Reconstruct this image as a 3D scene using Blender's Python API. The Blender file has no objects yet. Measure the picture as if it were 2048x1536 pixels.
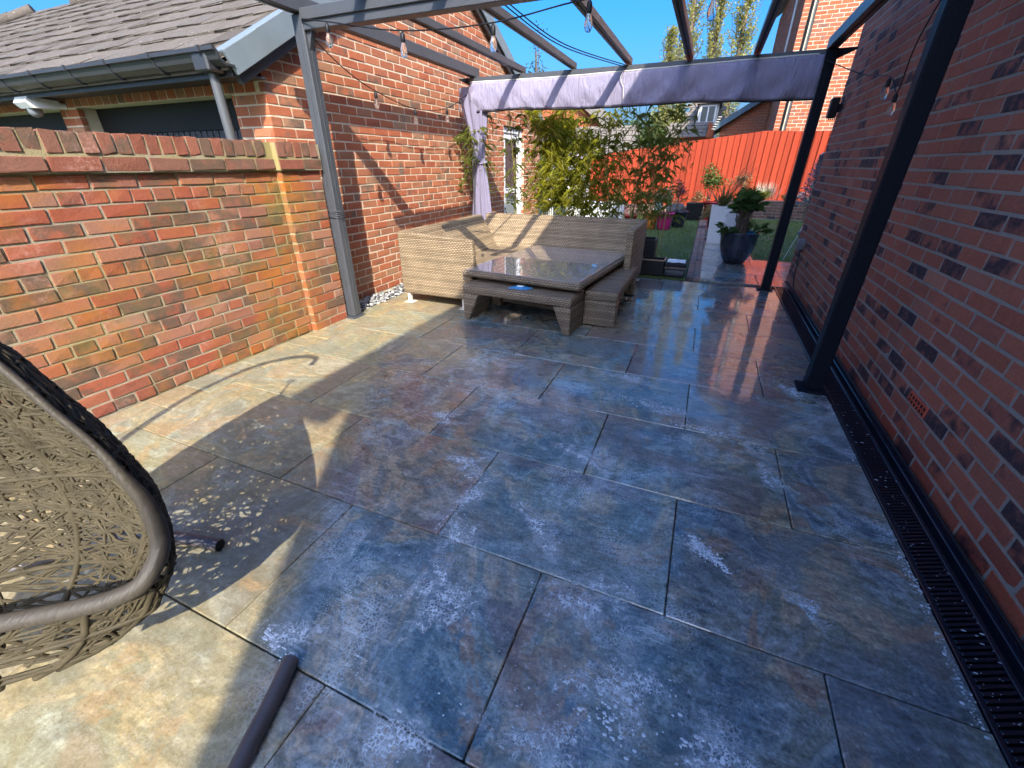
import bpy, math, random
import numpy as np
from mathutils import Matrix, Vector

# ------------------------------------------------------------------ camera, sky, sun, exposure
SC = bpy.context.scene
COL = SC.collection
PI = math.pi
CAMH = 1.34
FPX, PITCH, YAW = 836.17, 0.4834586, -0.40255
cp, sp, cy, sy = math.cos(PITCH), math.sin(PITCH), math.cos(YAW), math.sin(YAW)
FWD = np.array([sy*cp, cy*cp, -sp]); RGT = np.array([cy, -sy, 0.0]); UPV = np.cross(RGT, FWD)
cam = bpy.data.cameras.new('camera'); cam.sensor_width = 36.0; cam.lens = 36.0*FPX/2048.0
cam.clip_start = 0.02; cam.clip_end = 2000
camo = bpy.data.objects.new('camera', cam); COL.objects.link(camo)
camo.matrix_world = Matrix(((RGT[0], UPV[0], -FWD[0], 0), (RGT[1], UPV[1], -FWD[1], 0), (RGT[2], UPV[2], -FWD[2], CAMH), (0, 0, 0, 1)))
SC.camera = camo

SUN_AZ = math.radians(150.0)      # clockwise from +Y
SUN_EL = math.radians(39.7)
W = bpy.data.worlds.new('World'); SC.world = W; W.use_nodes = True
wn = W.node_tree
sky = wn.nodes.new('ShaderNodeTexSky'); sky.sky_type = 'NISHITA'; sky.sun_disc = False
sky.sun_elevation = SUN_EL; sky.sun_rotation = SUN_AZ
sky.air_density = 1.0; sky.dust_density = 6.0; sky.ozone_density = 10.0
bg = wn.nodes['Background']; bg.inputs['Strength'].default_value = 0.15
hs = wn.nodes.new('ShaderNodeHueSaturation'); hs.inputs['Saturation'].default_value = 1.26
wn.links.new(sky.outputs['Color'], hs.inputs['Color'])
wn.links.new(hs.outputs['Color'], bg.inputs['Color'])
sl = bpy.data.lights.new('sun', 'SUN'); sl.energy = 3.15; sl.angle = math.radians(0.5); sl.color = (1.0, 0.93, 0.80)
so = bpy.data.objects.new('sun', sl); COL.objects.link(so)
dsun = Vector((math.sin(SUN_AZ)*math.cos(SUN_EL), math.cos(SUN_AZ)*math.cos(SUN_EL), math.sin(SUN_EL)))
so.rotation_euler = dsun.to_track_quat('Z', 'Y').to_euler(); so.location = (4, -6, 9)
SC.view_settings.view_transform = 'Standard'; SC.view_settings.look = 'None'
SC.view_settings.exposure = 1.5; SC.view_settings.gamma = 1.0; SC.view_settings.use_curve_mapping = False
SC.cycles.adaptive_threshold = 0.03; SC.cycles.max_bounces = 6; SC.cycles.transparent_max_bounces = 16

rng = random.Random(7)
nrg = np.random.default_rng(7)

# ------------------------------------------------------------------ helpers
def project(p):
    d = np.asarray(p, float)-np.array([0, 0, CAMH]); z = d@FWD
    if z < 0.05: return None
    return 1024+FPX*(d@RGT)/z, 768-FPX*(d@UPV)/z, z

def size_key(p):
    q = project(p)
    if q is None or not (-60 < q[0] < 2108 and -60 < q[1] < 1596): return 1e6
    return q[2]

def put(o, parent=None):
    COL.objects.link(o)
    if parent is not None:
        o.parent = parent
        if parent.type == 'EMPTY': o.matrix_parent_inverse = Matrix.Translation(-parent.location)
    return o

def tag(o, label=None, cat=None, group=None, kind=None):
    if label: o['label'] = label
    if cat: o['category'] = cat
    if group: o['group'] = group
    if kind: o['kind'] = kind
    return o

def thing(name, loc, label, cat, group=None):
    o = bpy.data.objects.new(name, None); o.location = loc; o.empty_display_size = 0.1
    COL.objects.link(o); return tag(o, label, cat, group)

class MB:
    def __init__(s): s.v = []; s.f = []; s.n = 0; s.sm = []
    def add(s, v, f, smooth=False):
        v = np.asarray(v, float).reshape(-1, 3)
        s.v.append(v); n = s.n
        s.f += [tuple(i+n for i in q) for q in f]; s.sm += [smooth]*len(f); s.n += len(v)
        return s
    def box(s, a, b, ch=0.0, M=None):
        a = np.array(a, float); b = np.array(b, float)
        lo = np.minimum(a, b); hi = np.maximum(a, b)
        v, f = chbox(lo, hi, min(ch, 0.45*float((hi-lo).min())))
        if M is not None: v = xf(M, v)
        return s.add(v, f)
    def prism(s, poly, ax, a, b):
        """poly: 2D points; ax: extrusion axis 0/1/2 from a to b."""
        n = len(poly); V = []
        for t in (a, b):
            for p in poly:
                q = list(p); q.insert(ax, t); V.append(q)
        A = sum(poly[i][0]*poly[(i+1) % n][1]-poly[(i+1) % n][0]*poly[i][1] for i in range(n))
        F = [tuple(range(n)), tuple(range(2*n-1, n-1, -1))]+[(i, i+n, (i+1) % n+n, (i+1) % n) for i in range(n)]
        flip = (A > 0) ^ (ax == 1) ^ (b < a)
        if not flip: pass
        else: F = [q[::-1] for q in F]
        return s.add(V, F)
    def tube(s, pts, r, seg=8, closed=False, cap=True):
        P = np.asarray(pts, float); n = len(P)
        R = np.full(n, r) if np.isscalar(r) else np.asarray(r, float)
        if closed: T = np.roll(P, -1, 0)-np.roll(P, 1, 0)
        else: T = np.gradient(P, axis=0)
        T /= np.linalg.norm(T, axis=1)[:, None]+1e-12
        up = np.array([0, 0, 1.0]) if abs(T[0, 2]) < 0.9 else np.array([1.0, 0, 0])
        N = np.zeros_like(P); x = np.cross(T[0], up); N[0] = x/np.linalg.norm(x)
        for i in range(1, n):
            x = N[i-1]-T[i]*(N[i-1]@T[i]); N[i] = x/(np.linalg.norm(x)+1e-12)
        B = np.cross(T, N); a = np.linspace(0, 2*PI, seg, endpoint=False)
        V = P[:, None]+R[:, None, None]*(np.cos(a)[None, :, None]*N[:, None]+np.sin(a)[None, :, None]*B[:, None])
        F = []
        m = n if closed else n-1
        for i in range(m):
            j = (i+1) % n
            for k in range(seg):
                l = (k+1) % seg
                F.append((i*seg+k, j*seg+k, j*seg+l, i*seg+l)[::-1])
        s.add(V.reshape(-1, 3), F, True)
        if cap and not closed:
            s.add(V[0], [tuple(range(seg))]); s.add(V[-1], [tuple(range(seg))[::-1]])
        return s
    def lathe(s, prof, c, seg=24, smooth=True, M=None, cap=True):
        a = np.linspace(0, 2*PI, seg, endpoint=False); V = []
        for r_, z_ in prof:
            V.append(np.stack([r_*np.cos(a), r_*np.sin(a), np.full(seg, z_)], 1))
        V = np.concatenate(V)
        if M is not None: V = xf(M, V)
        V = V+np.array(c, float); F = []
        for i in range(len(prof)-1):
            for k in range(seg):
                l = (k+1) % seg; F.append((i*seg+k, i*seg+l, (i+1)*seg+l, (i+1)*seg+k))
        s.add(V, F, smooth)
        if cap:
            if prof[0][0] > 1e-4: s.add(V[:seg], [tuple(range(seg))[::-1]])
            if prof[-1][0] > 1e-4: s.add(V[-seg:], [tuple(range(seg))])
        return s
    def mesh(s, name):
        me = bpy.data.meshes.new(name)
        v = np.concatenate(s.v) if s.v else np.zeros((0, 3))
        me.from_pydata(v.tolist(), [], s.f)
        me.polygons.foreach_set('use_smooth', s.sm); me.update()
        return me
    def build(s, name, mat, parent=None, label=None, cat=None, group=None, kind=None):
        me = s.mesh(name); me.materials.append(mat)
        o = bpy.data.objects.new(name, me)
        put(o, parent); tag(o, label, cat, group, kind)
        return o

def chbox(lo, hi, ch):
    if ch <= 0:
        v = [(x, y, z) for z in (lo[2], hi[2]) for y in (lo[1], hi[1]) for x in (lo[0], hi[0])]
        return np.array(v), [(0, 2, 3, 1), (4, 5, 7, 6), (0, 1, 5, 4), (2, 6, 7, 3), (0, 4, 6, 2), (1, 3, 7, 5)]
    V = []; idx = {}
    for i in (0, 1):
        for j in (0, 1):
            for k in (0, 1):
                c = np.array([(lo, hi)[i][0], (lo, hi)[j][1], (lo, hi)[k][2]]); sg = np.array([1-2*i, 1-2*j, 1-2*k])
                for ax in range(3):
                    d = sg*ch; d[ax] = 0; idx[(i, j, k, ax)] = len(V); V.append(c+d)
    F = []
    for ax in range(3):
        for sd in (0, 1):
            q = [(0, 0), (1, 0), (1, 1), (0, 1)]
            ids = []
            for a, b in q:
                t = [a, b]; t.insert(ax, sd); ids.append(idx[tuple(t)+(ax,)])
            F.append(ids)
    for ax in range(3):
        o1, o2 = [a for a in range(3) if a != ax]
        for a in (0, 1):
            for b in (0, 1):
                c0 = [0, 0, 0]; c0[o1] = a; c0[o2] = b; c1 = list(c0); c1[ax] = 1
                F.append([idx[tuple(c0)+(o1,)], idx[tuple(c1)+(o1,)], idx[tuple(c1)+(o2,)], idx[tuple(c0)+(o2,)]])
    for i in (0, 1):
        for j in (0, 1):
            for k in (0, 1): F.append([idx[(i, j, k, a)] for a in range(3)])
    V = np.array(V); c = (lo+hi)/2; out = []
    for q in F:
        p = V[q]; n = np.cross(p[1]-p[0], p[2]-p[0])
        out.append(tuple(q) if n@(p.mean(0)-c) > 0 else tuple(q[::-1]))
    return V, out

def xf(M, v): 
    M = np.array(M, float); return v@M[:3, :3].T+M[:3, 3]

def frame(o, x, y, z):
    M = np.eye(4); M[:3, 0] = x; M[:3, 1] = y; M[:3, 2] = z; M[:3, 3] = o; return M

def rotz(a, c=(0, 0, 0)):
    M = np.eye(4); M[0, 0] = M[1, 1] = math.cos(a); M[0, 1] = -math.sin(a); M[1, 0] = math.sin(a); M[:3, 3] = c; return M

def pieces(name, templates, mats4, material, parent, limit=300, stuffname=None, pick=None):
    """Put copies of piece templates: the ones showing largest as objects sharing meshes, the rest joined into one stuff mesh."""
    meshes = []
    for v, f in templates:
        b = MB().add(v, f); me = b.mesh(name); me.materials.append(material); meshes.append(me)
    cen = [xf(M, t[0].mean(0)) for M, t in ((M, templates[i % len(templates)]) for i, M in enumerate(mats4))]
    key = np.array([size_key(c) if pick is None or pick(c) else 1e6 for c in cen]); order = np.argsort(key, kind='stable')
    rest = MB()
    for r_, i in enumerate(order):
        k = i % len(templates)
        if r_ < limit and key[i] < 1e5:
            o = bpy.data.objects.new(name, meshes[k]); o.matrix_world = Matrix(mats4[i].tolist())
            put(o, None)
            o.parent = parent
            if parent.type == 'EMPTY': o.matrix_parent_inverse = Matrix.Translation(-parent.location)
        else:
            v, f = templates[k]; rest.add(xf(mats4[i], v), f)
    if rest.n: rest.build(stuffname or name+'work', material, parent, kind='stuff')

# ------------------------------------------------------------------ materials
class Mat:
    def __init__(s, name, rough=0.6, spec=0.5, metal=0.0):
        s.m = bpy.data.materials.new(name); s.m.use_nodes = True; s.t = s.m.node_tree
        s.b = s.t.nodes['Principled BSDF']; s.out = s.t.nodes['Material Output']
        s.set('Roughness', rough); s.set('Specular IOR Level', spec); s.set('Metallic', metal)
    def set(s, k, v):
        i = s.b.inputs[k]
        if isinstance(v, bpy.types.NodeSocket): s.t.links.new(v, i)
        else: i.default_value = (*v, 1.0) if isinstance(v, tuple) and len(v) == 3 and i.type == 'RGBA' else v
        return s
    def n(s, t, ins=None, **kw):
        nd = s.t.nodes.new('ShaderNode'+t)
        for k, v in kw.items(): setattr(nd, k, v)
        for k, v in (ins or {}).items():
            i = nd.inputs[k]
            if isinstance(v, bpy.types.NodeSocket): s.t.links.new(v, i)
            else: i.default_value = (*v, 1.0) if isinstance(v, tuple) and len(v) == 3 and i.type == 'RGBA' else v
        return nd
    def pos(s): return s.n('NewGeometry').outputs['Position']
    def rand(s):
        a = s.n('ObjectInfo').outputs['Random']; b = s.n('NewGeometry').outputs['Random Per Island']
        return s.math('FRACT', s.math('ADD', a, b))
    def math(s, op, a, b=0.0, c=0.0, clamp=False):
        return s.n('Math', {0: a, 1: b, 2: c}, operation=op, use_clamp=clamp).outputs[0]
    def vmath(s, op, a, b): return s.n('VectorMath', {0: a, 1: b}, operation=op).outputs[0]
    def noise(s, scale, vec=None, detail=4.0, rough=0.55, dist=0.0, col=False):
        nd = s.n('TexNoise', {'Scale': scale, 'Detail': detail, 'Roughness': rough, 'Distortion': dist})
        s.t.links.new(vec if vec is not None else s.pos(), nd.inputs['Vector'])
        return nd.outputs['Color' if col else 'Fac']
    def ramp(s, fac, stops, interp='LINEAR'):
        nd = s.n('ValToRGB', {'Fac': fac}); e = nd.color_ramp.elements; nd.color_ramp.interpolation = interp
        while len(e) < len(stops): e.new(0.5)
        for i, (p, c) in enumerate(stops):
            e[i].position = p; c = (c, c, c) if not isinstance(c, tuple) else c; e[i].color = (*c, 1)
        return nd.outputs['Color']
    def step(s, x, lo, hi):
        return s.n('MapRange', {'Value': x, 'From Min': lo, 'From Max': hi}, interpolation_type='SMOOTHSTEP').outputs[0]
    def mix(s, fac, a, b, blend='MIX'):
        nd = s.n('Mix', data_type='RGBA', blend_type=blend)
        for k, v in ((0, fac), (6, a), (7, b)):
            if isinstance(v, bpy.types.NodeSocket): s.t.links.new(v, nd.inputs[k])
            else: nd.inputs[k].default_value = (*v, 1.0) if isinstance(v, tuple) else v
        return nd.outputs[2]
    def bump(s, h, strength=0.3, dist=0.005, to='Normal', normal=None):
        nd = s.n('Bump', {'Height': h, 'Strength': strength, 'Distance': dist})
        if normal is not None: s.t.links.new(normal, nd.inputs['Normal'])
        if to: s.t.links.new(nd.outputs[0], s.b.inputs[to])
        return nd.outputs[0]
    def sep(s, v): return s.n('SeparateXYZ', {0: v}).outputs

def simple(name, color, rough=0.5, metal=0.0, var=0.12, nscale=12.0, bump=0.0, bscale=60.0, spec=0.5):
    m = Mat(name, rough, spec, metal)
    n = m.noise(nscale)
    c = m.mix(n, tuple(x*(1-var) for x in color), tuple(min(1, x*(1+var)) for x in color))
    m.set('Base Color', c)
    m.set('Roughness', m.math('ADD', m.math('MULTIPLY', m.math('SUBTRACT', m.noise(nscale*2.3), 0.5), 0.25), rough, clamp=True))
    if bump: m.bump(m.noise(bscale, detail=6.0), bump, 0.004)
    return m.m

def brick_mat(name, stops, dark=0.2, darkcol=(0.055, 0.042, 0.045), speck=0.0, moss=False, wet=False, bleach=False):
    m = Mat(name, 0.85, 0.3)
    r = m.rand(); p = m.pos(); xyz = m.sep(p)
    r2 = m.n('TexWhiteNoise', {'W': m.math('MULTIPLY', r, 91.7)}, noise_dimensions='1D').outputs['Value']
    c = m.ramp(r, stops)
    big = m.noise(9.0, detail=3.0)
    c = m.mix(m.math('MULTIPLY', m.step(m.math('ADD', m.math('MULTIPLY', r2, 0.55), m.math('MULTIPLY', big, 0.7)), 1.0-dark, 1.0-dark+0.16), 0.93), c, darkcol)
    g = m.noise(150.0, detail=2.0, rough=0.7)
    c = m.mix(1.0, c, m.ramp(g, [(0.25, 0.72), (0.75, 1.22)]), 'MULTIPLY')
    c = m.mix(m.math('MULTIPLY', m.step(m.noise(28.0), 0.45, 0.8), 0.35), c, tuple(x*1.3 for x in stops[1][1]))
    if speck:
        sp_ = m.step(m.math('ADD', m.noise(210.0, detail=2.0), m.math('MULTIPLY', m.noise(6.0), 0.35)), 0.86, 0.96)
        c = m.mix(m.math('MULTIPLY', sp_, speck), c, (0.62, 0.55, 0.47))
    if bleach:
        bl = m.math('MULTIPLY', m.step(m.noise(3.2, detail=5.0), 0.52, 0.72), m.step(m.noise(45.0, detail=6.0, rough=0.75), 0.45, 0.62))
        c = m.mix(m.math('MULTIPLY', bl, 0.42), c, (0.60, 0.36, 0.30))
    if moss:
        band = m.math('SUBTRACT', 1.0, m.step(m.math('ABSOLUTE', m.math('SUBTRACT', xyz[1], 2.60)), 0.03, 0.34))
        zf = m.math('SUBTRACT', 1.0, m.step(xyz[2], 1.22, 1.34))
        mk = m.math('MULTIPLY', m.math('ADD', m.math('MULTIPLY', band, 0.62), m.math('MULTIPLY', m.step(m.noise(2.1, detail=4.0), 0.42, 0.66), 0.75), clamp=True), zf)
        mk = m.math('MULTIPLY', mk, m.step(m.noise(16.0, detail=5.0), 0.22, 0.55))
        c = m.mix(m.math('MULTIPLY', mk, 0.66), c, m.mix(m.step(m.noise(5.0), 0.45, 0.65), (0.42, 0.155, 0.012), (0.17, 0.14, 0.025)))
    if wet:
        w = m.math('SUBTRACT', 1.0, m.step(m.math('ADD', xyz[2], m.math('MULTIPLY', m.noise(4.0), 0.25)), 0.12, 0.38))
        c = m.mix(m.math('MULTIPLY', w, 0.55), c, m.mix(1.0, c, (0.85, 0.42, 0.35), 'MULTIPLY'))
        m.set('Roughness', m.math('SUBTRACT', 0.82, m.math('MULTIPLY', w, 0.5)))
    m.set('Base Color', c)
    m.bump(m.noise(75.0, detail=3.0, rough=0.7), 0.5, 0.005)
    return m.m

def mortar_mat(name, col, moss=False):
    m = Mat(name, 0.95, 0.2); n = m.noise(40.0, detail=6.0)
    c = m.mix(n, tuple(x*0.75 for x in col), tuple(x*1.15 for x in col))
    if moss:
        y = m.sep(m.pos())[1]
        band = m.math('SUBTRACT', 1.0, m.step(m.math('ABSOLUTE', m.math('SUBTRACT', y, 2.60)), 0.03, 0.34))
        mk = m.math('ADD', m.math('MULTIPLY', band, 0.5), m.math('MULTIPLY', m.step(m.noise(2.1, detail=4.0), 0.40, 0.64), 0.7), clamp=True)
        c = m.mix(m.math('MULTIPLY', mk, 0.7), c, (0.30, 0.24, 0.06))
    m.set('Base Color', c); m.bump(m.noise(160.0, detail=5.0), 0.7, 0.004)
    return m.m

def foliage_mat(name, stops, trans=0.45, rough=0.45):
    m = Mat(name, rough, 0.4); r = m.rand()
    c = m.ramp(r, stops)
    c = m.mix(1.0, c, m.ramp(m.noise(5.0), [(0.3, 0.75), (0.7, 1.2)]), 'MULTIPLY')
    m.set('Base Color', c)
    tr = m.n('BsdfTranslucent', {'Color': m.mix(1.0, c, (1.25, 1.25, 0.6), 'MULTIPLY')})
    mx = m.n('MixShader', {'Fac': trans}); m.t.links.new(m.b.outputs[0], mx.inputs[1]); m.t.links.new(tr.outputs[0], mx.inputs[2])
    m.t.links.new(mx.outputs[0], m.out.inputs['Surface'])
    return m.m

def slab_mat():
    m = Mat('wet_slate_slab', 0.3, 0.5)
    r = m.rand(); p = m.pos()
    off = m.n('CombineXYZ', {0: m.math('MULTIPLY', r, 37.0), 1: m.math('MULTIPLY', r, 91.0), 2: m.math('MULTIPLY', r, 53.0)}).outputs[0]
    q = m.vmath('ADD', p, off)
    xyz = m.sep(p)
    a = m.noise(1.5, q, 5.0, 0.6, 1.6); b = m.noise(1.9, m.vmath('ADD', q, (7.3, 2.1, 4.4)), 5.0, 0.62, 2.2)
    k = m.noise(1.1, m.vmath('ADD', q, (3.3, 9.1, 1.4)), 3.0, 0.5, 1.0)
    c = m.ramp(a, [(0.32, (0.045, 0.065, 0.080)), (0.41, (0.085, 0.125, 0.145)), (0.445, (0.22, 0.26, 0.255)), (0.475, (0.115, 0.135, 0.115)), (0.52, (0.16, 0.165, 0.125)), (0.545, (0.32, 0.25, 0.155)), (0.60, (0.11, 0.115, 0.09)), (0.68, (0.28, 0.27, 0.23))])
    c = m.mix(m.math('MULTIPLY', m.step(b, 0.55, 0.60), 0.85), c, m.mix(m.step(b, 0.60, 0.68), (0.26, 0.165, 0.095), (0.165, 0.095, 0.065)))
    c = m.mix(m.math('MULTIPLY', m.step(k, 0.555, 0.585), 0.75), c, (0.145, 0.10, 0.092))
    c = m.mix(m.math('MULTIPLY', m.step(k, 0.43, 0.40), 0.65), c, (0.060, 0.100, 0.120))
    r3 = m.n('TexWhiteNoise', {'W': m.math('MULTIPLY', r, 53.1)}, noise_dimensions='1D').outputs['Value']
    tone = m.ramp(r3, [(0.0, (0.045, 0.080, 0.110)), (0.16, (0.125, 0.140, 0.100)), (0.33, (0.150, 0.195, 0.185)), (0.5, (0.215, 0.165, 0.105)), (0.66, (0.060, 0.095, 0.115)), (0.8, (0.125, 0.095, 0.088)), (1.0, (0.215, 0.235, 0.200))], 'CONSTANT')
    c = m.mix(0.26, c, tone)
    sp0 = m.noise(30.0, q, 4.0, 0.75)
    c = m.mix(m.math('MULTIPLY', m.step(sp0, 0.56, 0.70), 0.38), c, (0.36, 0.38, 0.36))
    st = m.n('Mapping', {'Vector': q, 'Rotation': (0, 0, 0.5), 'Scale': (13.0, 34.0, 1.0)}).outputs[0]
    streak = m.noise(1.0, st, 3.0, 0.65, 0.0)
    fine = m.noise(85.0, q, 3.0, 0.7)
    c = m.mix(1.0, c, m.ramp(streak, [(0.30, 0.55), (0.70, 1.38)]), 'MULTIPLY')
    c = m.mix(1.0, c, m.ramp(fine, [(0.3, 0.58), (0.7, 1.42)]), 'MULTIPLY')
    # drier outside the house shadow; warm sunlight is also put into the colour
    dry = m.math('MULTIPLY', m.math('SUBTRACT', 1.0, m.step(m.math('ADD', xyz[0], m.math('MULTIPLY', m.noise(2.0), 0.5)), -2.15, -1.55)), 1.0)
    near = m.math('SUBTRACT', 1.0, m.step(m.math('ADD', m.math('ADD', xyz[0], m.math('MULTIPLY', xyz[1], 0.58)), m.math('MULTIPLY', m.noise(3.0), 0.1)), -0.78, -0.60))
    dry = m.math('MAXIMUM', dry, near)
    c = m.mix(dry, c, m.mix(1.0, m.mix(0.35, c, (0.32, 0.25, 0.12)), (1.10, 1.05, 0.90), 'MULTIPLY'))
    # suds: thin film, rings of bubbles and brushed streaks
    fm = m.noise(1.25, p, 4.0, 0.55, 0.8)
    vor = m.n('TexVoronoi', {'Vector': m.vmath('ADD', p, m.vmath('MULTIPLY', m.noise(12.0, p, col=True), (0.03, 0.03, 0.03))), 'Scale': 78.0, 'Randomness': 1.0}, feature='DISTANCE_TO_EDGE').outputs['Distance']
    vor2 = m.n('TexVoronoi', {'Vector': p, 'Scale': 135.0}, feature='F1').outputs['Distance']
    cells = m.math('MULTIPLY', m.math('SUBTRACT', 1.0, m.step(vor, 0.01, 0.22)), m.step(m.noise(5.5, p, 4.0, 0.7), 0.46, 0.60))
    dots = m.math('MULTIPLY', m.math('SUBTRACT', 1.0, m.step(vor2, 0.16, 0.30)), m.step(m.noise(9.0, p, 3.0), 0.48, 0.62))
    bt = m.n('Mapping', {'Vector': p, 'Rotation': (0, 0, -0.9), 'Scale': (6.0, 70.0, 1.0)}).outputs[0]
    brush = m.math('MULTIPLY', m.step(m.noise(1.0, bt, 4.0, 0.6, 0.5), 0.52, 0.72), m.step(m.noise(3.1, p), 0.45, 0.62))
    film = m.step(m.noise(6.0, p, 6.0, 0.76, 1.2), 0.47, 0.66)
    zone = m.math('MULTIPLY', m.step(fm, 0.42, 0.60), m.math('SUBTRACT', 1.0, m.math('MULTIPLY', m.step(xyz[1], 2.4, 3.4), 0.85)))
    foam = m.math('MULTIPLY', zone, m.math('ADD', m.math('MULTIPLY', cells, 0.34), m.math('ADD', m.math('MULTIPLY', dots, 0.60), m.math('ADD', m.math('MULTIPLY', brush, 0.45), m.math('MULTIPLY', film, 0.22))), clamp=True), clamp=True)
    foam = m.math('MULTIPLY', foam, m.math('SUBTRACT', 1.0, m.math('MULTIPLY', dry, 0.8)))
    c = m.mix(m.math('MULTIPLY', m.step(m.noise(2.3, p, 5.0, 0.7, 0.8), 0.44, 0.70), m.math('SUBTRACT', 0.08, m.math('MULTIPLY', dry, 0.08))), c, (0.42, 0.47, 0.49))
    c = m.mix(foam, c, (0.60, 0.66, 0.70))
    hsv = m.n('HueSaturation', {'Color': c, 'Saturation': 1.0, 'Value': 1.15})
    m.set('Base Color', hsv.outputs[0])
    rg = m.math('ADD', 0.20, m.math('MULTIPLY', m.step(m.noise(2.6, q, 4.0), 0.35, 0.7), 0.22))
    rg = m.math('ADD', rg, m.math('MULTIPLY', dry, 0.30), clamp=True)
    rg = m.math('ADD', rg, m.math('MULTIPLY', foam, 0.35), clamp=True)
    m.set('Roughness', rg)
    hgt = m.math('ADD', m.math('MULTIPLY', streak, 0.9), m.math('MULTIPLY', fine, 0.6))
    m.bump(hgt, 0.42, 0.005)
    wetm = m.math('MULTIPLY', m.math('SUBTRACT', 1.0, m.math('MULTIPLY', dry, 0.85)), m.math('ADD', 0.22, m.math('MULTIPLY', m.step(m.math('ADD', m.noise(1.1, p, 3.0, 0.6), m.math('MULTIPLY', m.step(xyz[1], 1.5, 3.5), 0.2)), 0.40, 0.62), 0.65)))
    wetm = m.math('MULTIPLY', wetm, m.math('SUBTRACT', 1.0, m.math('MULTIPLY', foam, 0.8)))
    m.set('Coat Weight', wetm); m.set('Coat Roughness', 0.045); m.set('Coat IOR', 1.6)
    cb = m.bump(m.noise(16.0, p, 2.0), 0.12, 0.003, to=None)
    m.t.links.new(cb, m.b.inputs['Coat Normal'])
    return m.m

def wicker_mat(name, c1, c2):
    m = Mat(name, 0.55, 0.35)
    p = m.sep(m.pos()); nrm = m.sep(m.n('NewGeometry').outputs['Normal'])
    az = m.math('ABSOLUTE', nrm[2]); ax = m.math('ABSOLUTE', nrm[0])
    flat = m.math('GREATER_THAN', az, 0.8); side = m.math('GREATER_THAN', ax, 0.7)
    mixv = lambda f, a, b: m.math('ADD', m.math('MULTIPLY', a, m.math('SUBTRACT', 1.0, f)), m.math('MULTIPLY', b, f))
    row = mixv(flat, p[2], p[1]); al = mixv(flat, mixv(side, p[0], p[1]), p[0])
    P_ = 0.0165
    k = m.math('DIVIDE', row, P_); kf = m.math('FLOOR', k)
    par = m.math('MODULO', m.math('ABSOLUTE', kf), 2.0)
    wob = m.math('SINE', m.math('ADD', m.math('MULTIPLY', al, 2*PI/0.034), m.math('MULTIPLY', par, PI)))
    prof = m.math('SINE', m.math('MULTIPLY', m.math('FRACT', k), PI))
    h = m.math('MULTIPLY', prof, m.math('ADD', 0.62, m.math('MULTIPLY', wob, 0.38)))
    rr = m.n('TexWhiteNoise', {'W': m.math('MULTIPLY', kf, 3.17)}, noise_dimensions='1D').outputs['Value']
    c = m.mix(rr, c1, c2)
    c = m.mix(1.0, c, m.ramp(m.noise(7.0, detail=3.0), [(0.3, 0.82), (0.7, 1.15)]), 'MULTIPLY')
    c = m.mix(1.0, c, m.ramp(h, [(0.0, 0.22), (0.35, 0.8), (1.0, 1.12)]), 'MULTIPLY')
    m.set('Base Color', c)
    m.bump(h, 0.9, 0.006)
    return m.m

M_BR_GW = brick_mat('garden_wall_brick', [(0.0, (0.29, 0.072, 0.038)), (0.35, (0.33, 0.105, 0.055)), (0.6, (0.31, 0.15, 0.095)), (0.85, (0.24, 0.070, 0.042)), (1.0, (0.29, 0.165, 0.115))], dark=0.36, darkcol=(0.105, 0.078, 0.055), moss=True, bleach=True)
M_BR_CP = brick_mat('coping_brick', [(0.0, (0.22, 0.07, 0.042)), (0.35, (0.27, 0.10, 0.06)), (0.6, (0.20, 0.08, 0.05)), (1.0, (0.25, 0.12, 0.08))], dark=0.38, darkcol=(0.13, 0.085, 0.055), speck=0.4, bleach=True)
M_BR_GA = brick_mat('garage_brick', [(0.0, (0.37, 0.105, 0.05)), (0.3, (0.43, 0.14, 0.065)), (0.6, (0.40, 0.17, 0.088)), (0.85, (0.34, 0.095, 0.048)), (1.0, (0.35, 0.20, 0.115))], dark=0.20, darkcol=(0.16, 0.115, 0.085))
M_BR_HO = brick_mat('house_brick', [(0.0, (0.32, 0.096, 0.054)), (0.35, (0.38, 0.120, 0.068)), (0.65, (0.34, 0.112, 0.066)), (0.9, (0.28, 0.088, 0.056)), (1.0, (0.40, 0.16, 0.10))], dark=0.28, darkcol=(0.028, 0.025, 0.034), speck=0.3, wet=True)
M_BR_NE = brick_mat('far_house_brick', [(0.0, (0.33, 0.085, 0.038)), (0.4, (0.39, 0.115, 0.05)), (0.7, (0.36, 0.10, 0.048)), (1.0, (0.29, 0.12, 0.075))], dark=0.20, darkcol=(0.17, 0.09, 0.07))
M_MO_GW = mortar_mat('old_mortar', (0.36, 0.31, 0.225), moss=True)
M_MO_GA = mortar_mat('cream_mortar', (0.66, 0.57, 0.42))
M_MO_HO = mortar_mat('grey_mortar', (0.31, 0.265, 0.215))
M_SLAB = slab_mat()
M_GROUT = simple('dark_grout', (0.035, 0.036, 0.036), 0.6, var=0.3)
M_SOIL = simple('soil', (0.055, 0.04, 0.028), 0.95, var=0.4, nscale=20, bump=0.6)
M_GROUND = simple('ground', (0.06, 0.085, 0.03), 0.95, var=0.4, nscale=3)
M_METAL = simple('anthracite_metal', (0.062, 0.066, 0.074), 0.42, 0.0, 0.15, 6, 0.05, 200)
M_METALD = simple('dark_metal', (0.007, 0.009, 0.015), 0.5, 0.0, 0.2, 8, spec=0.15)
M_BLACK = simple('black_plastic', (0.010, 0.010, 0.012), 0.5, var=0.2, spec=0.3)
M_DRAIN = simple('black_drain', (0.010, 0.010, 0.018), 0.22, var=0.3)
M_WHITE = simple('white_plastic', (0.78, 0.79, 0.78), 0.35, var=0.04)
M_GREYBOX = simple('grey_plastic', (0.16, 0.17, 0.18), 0.45, var=0.1)
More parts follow.
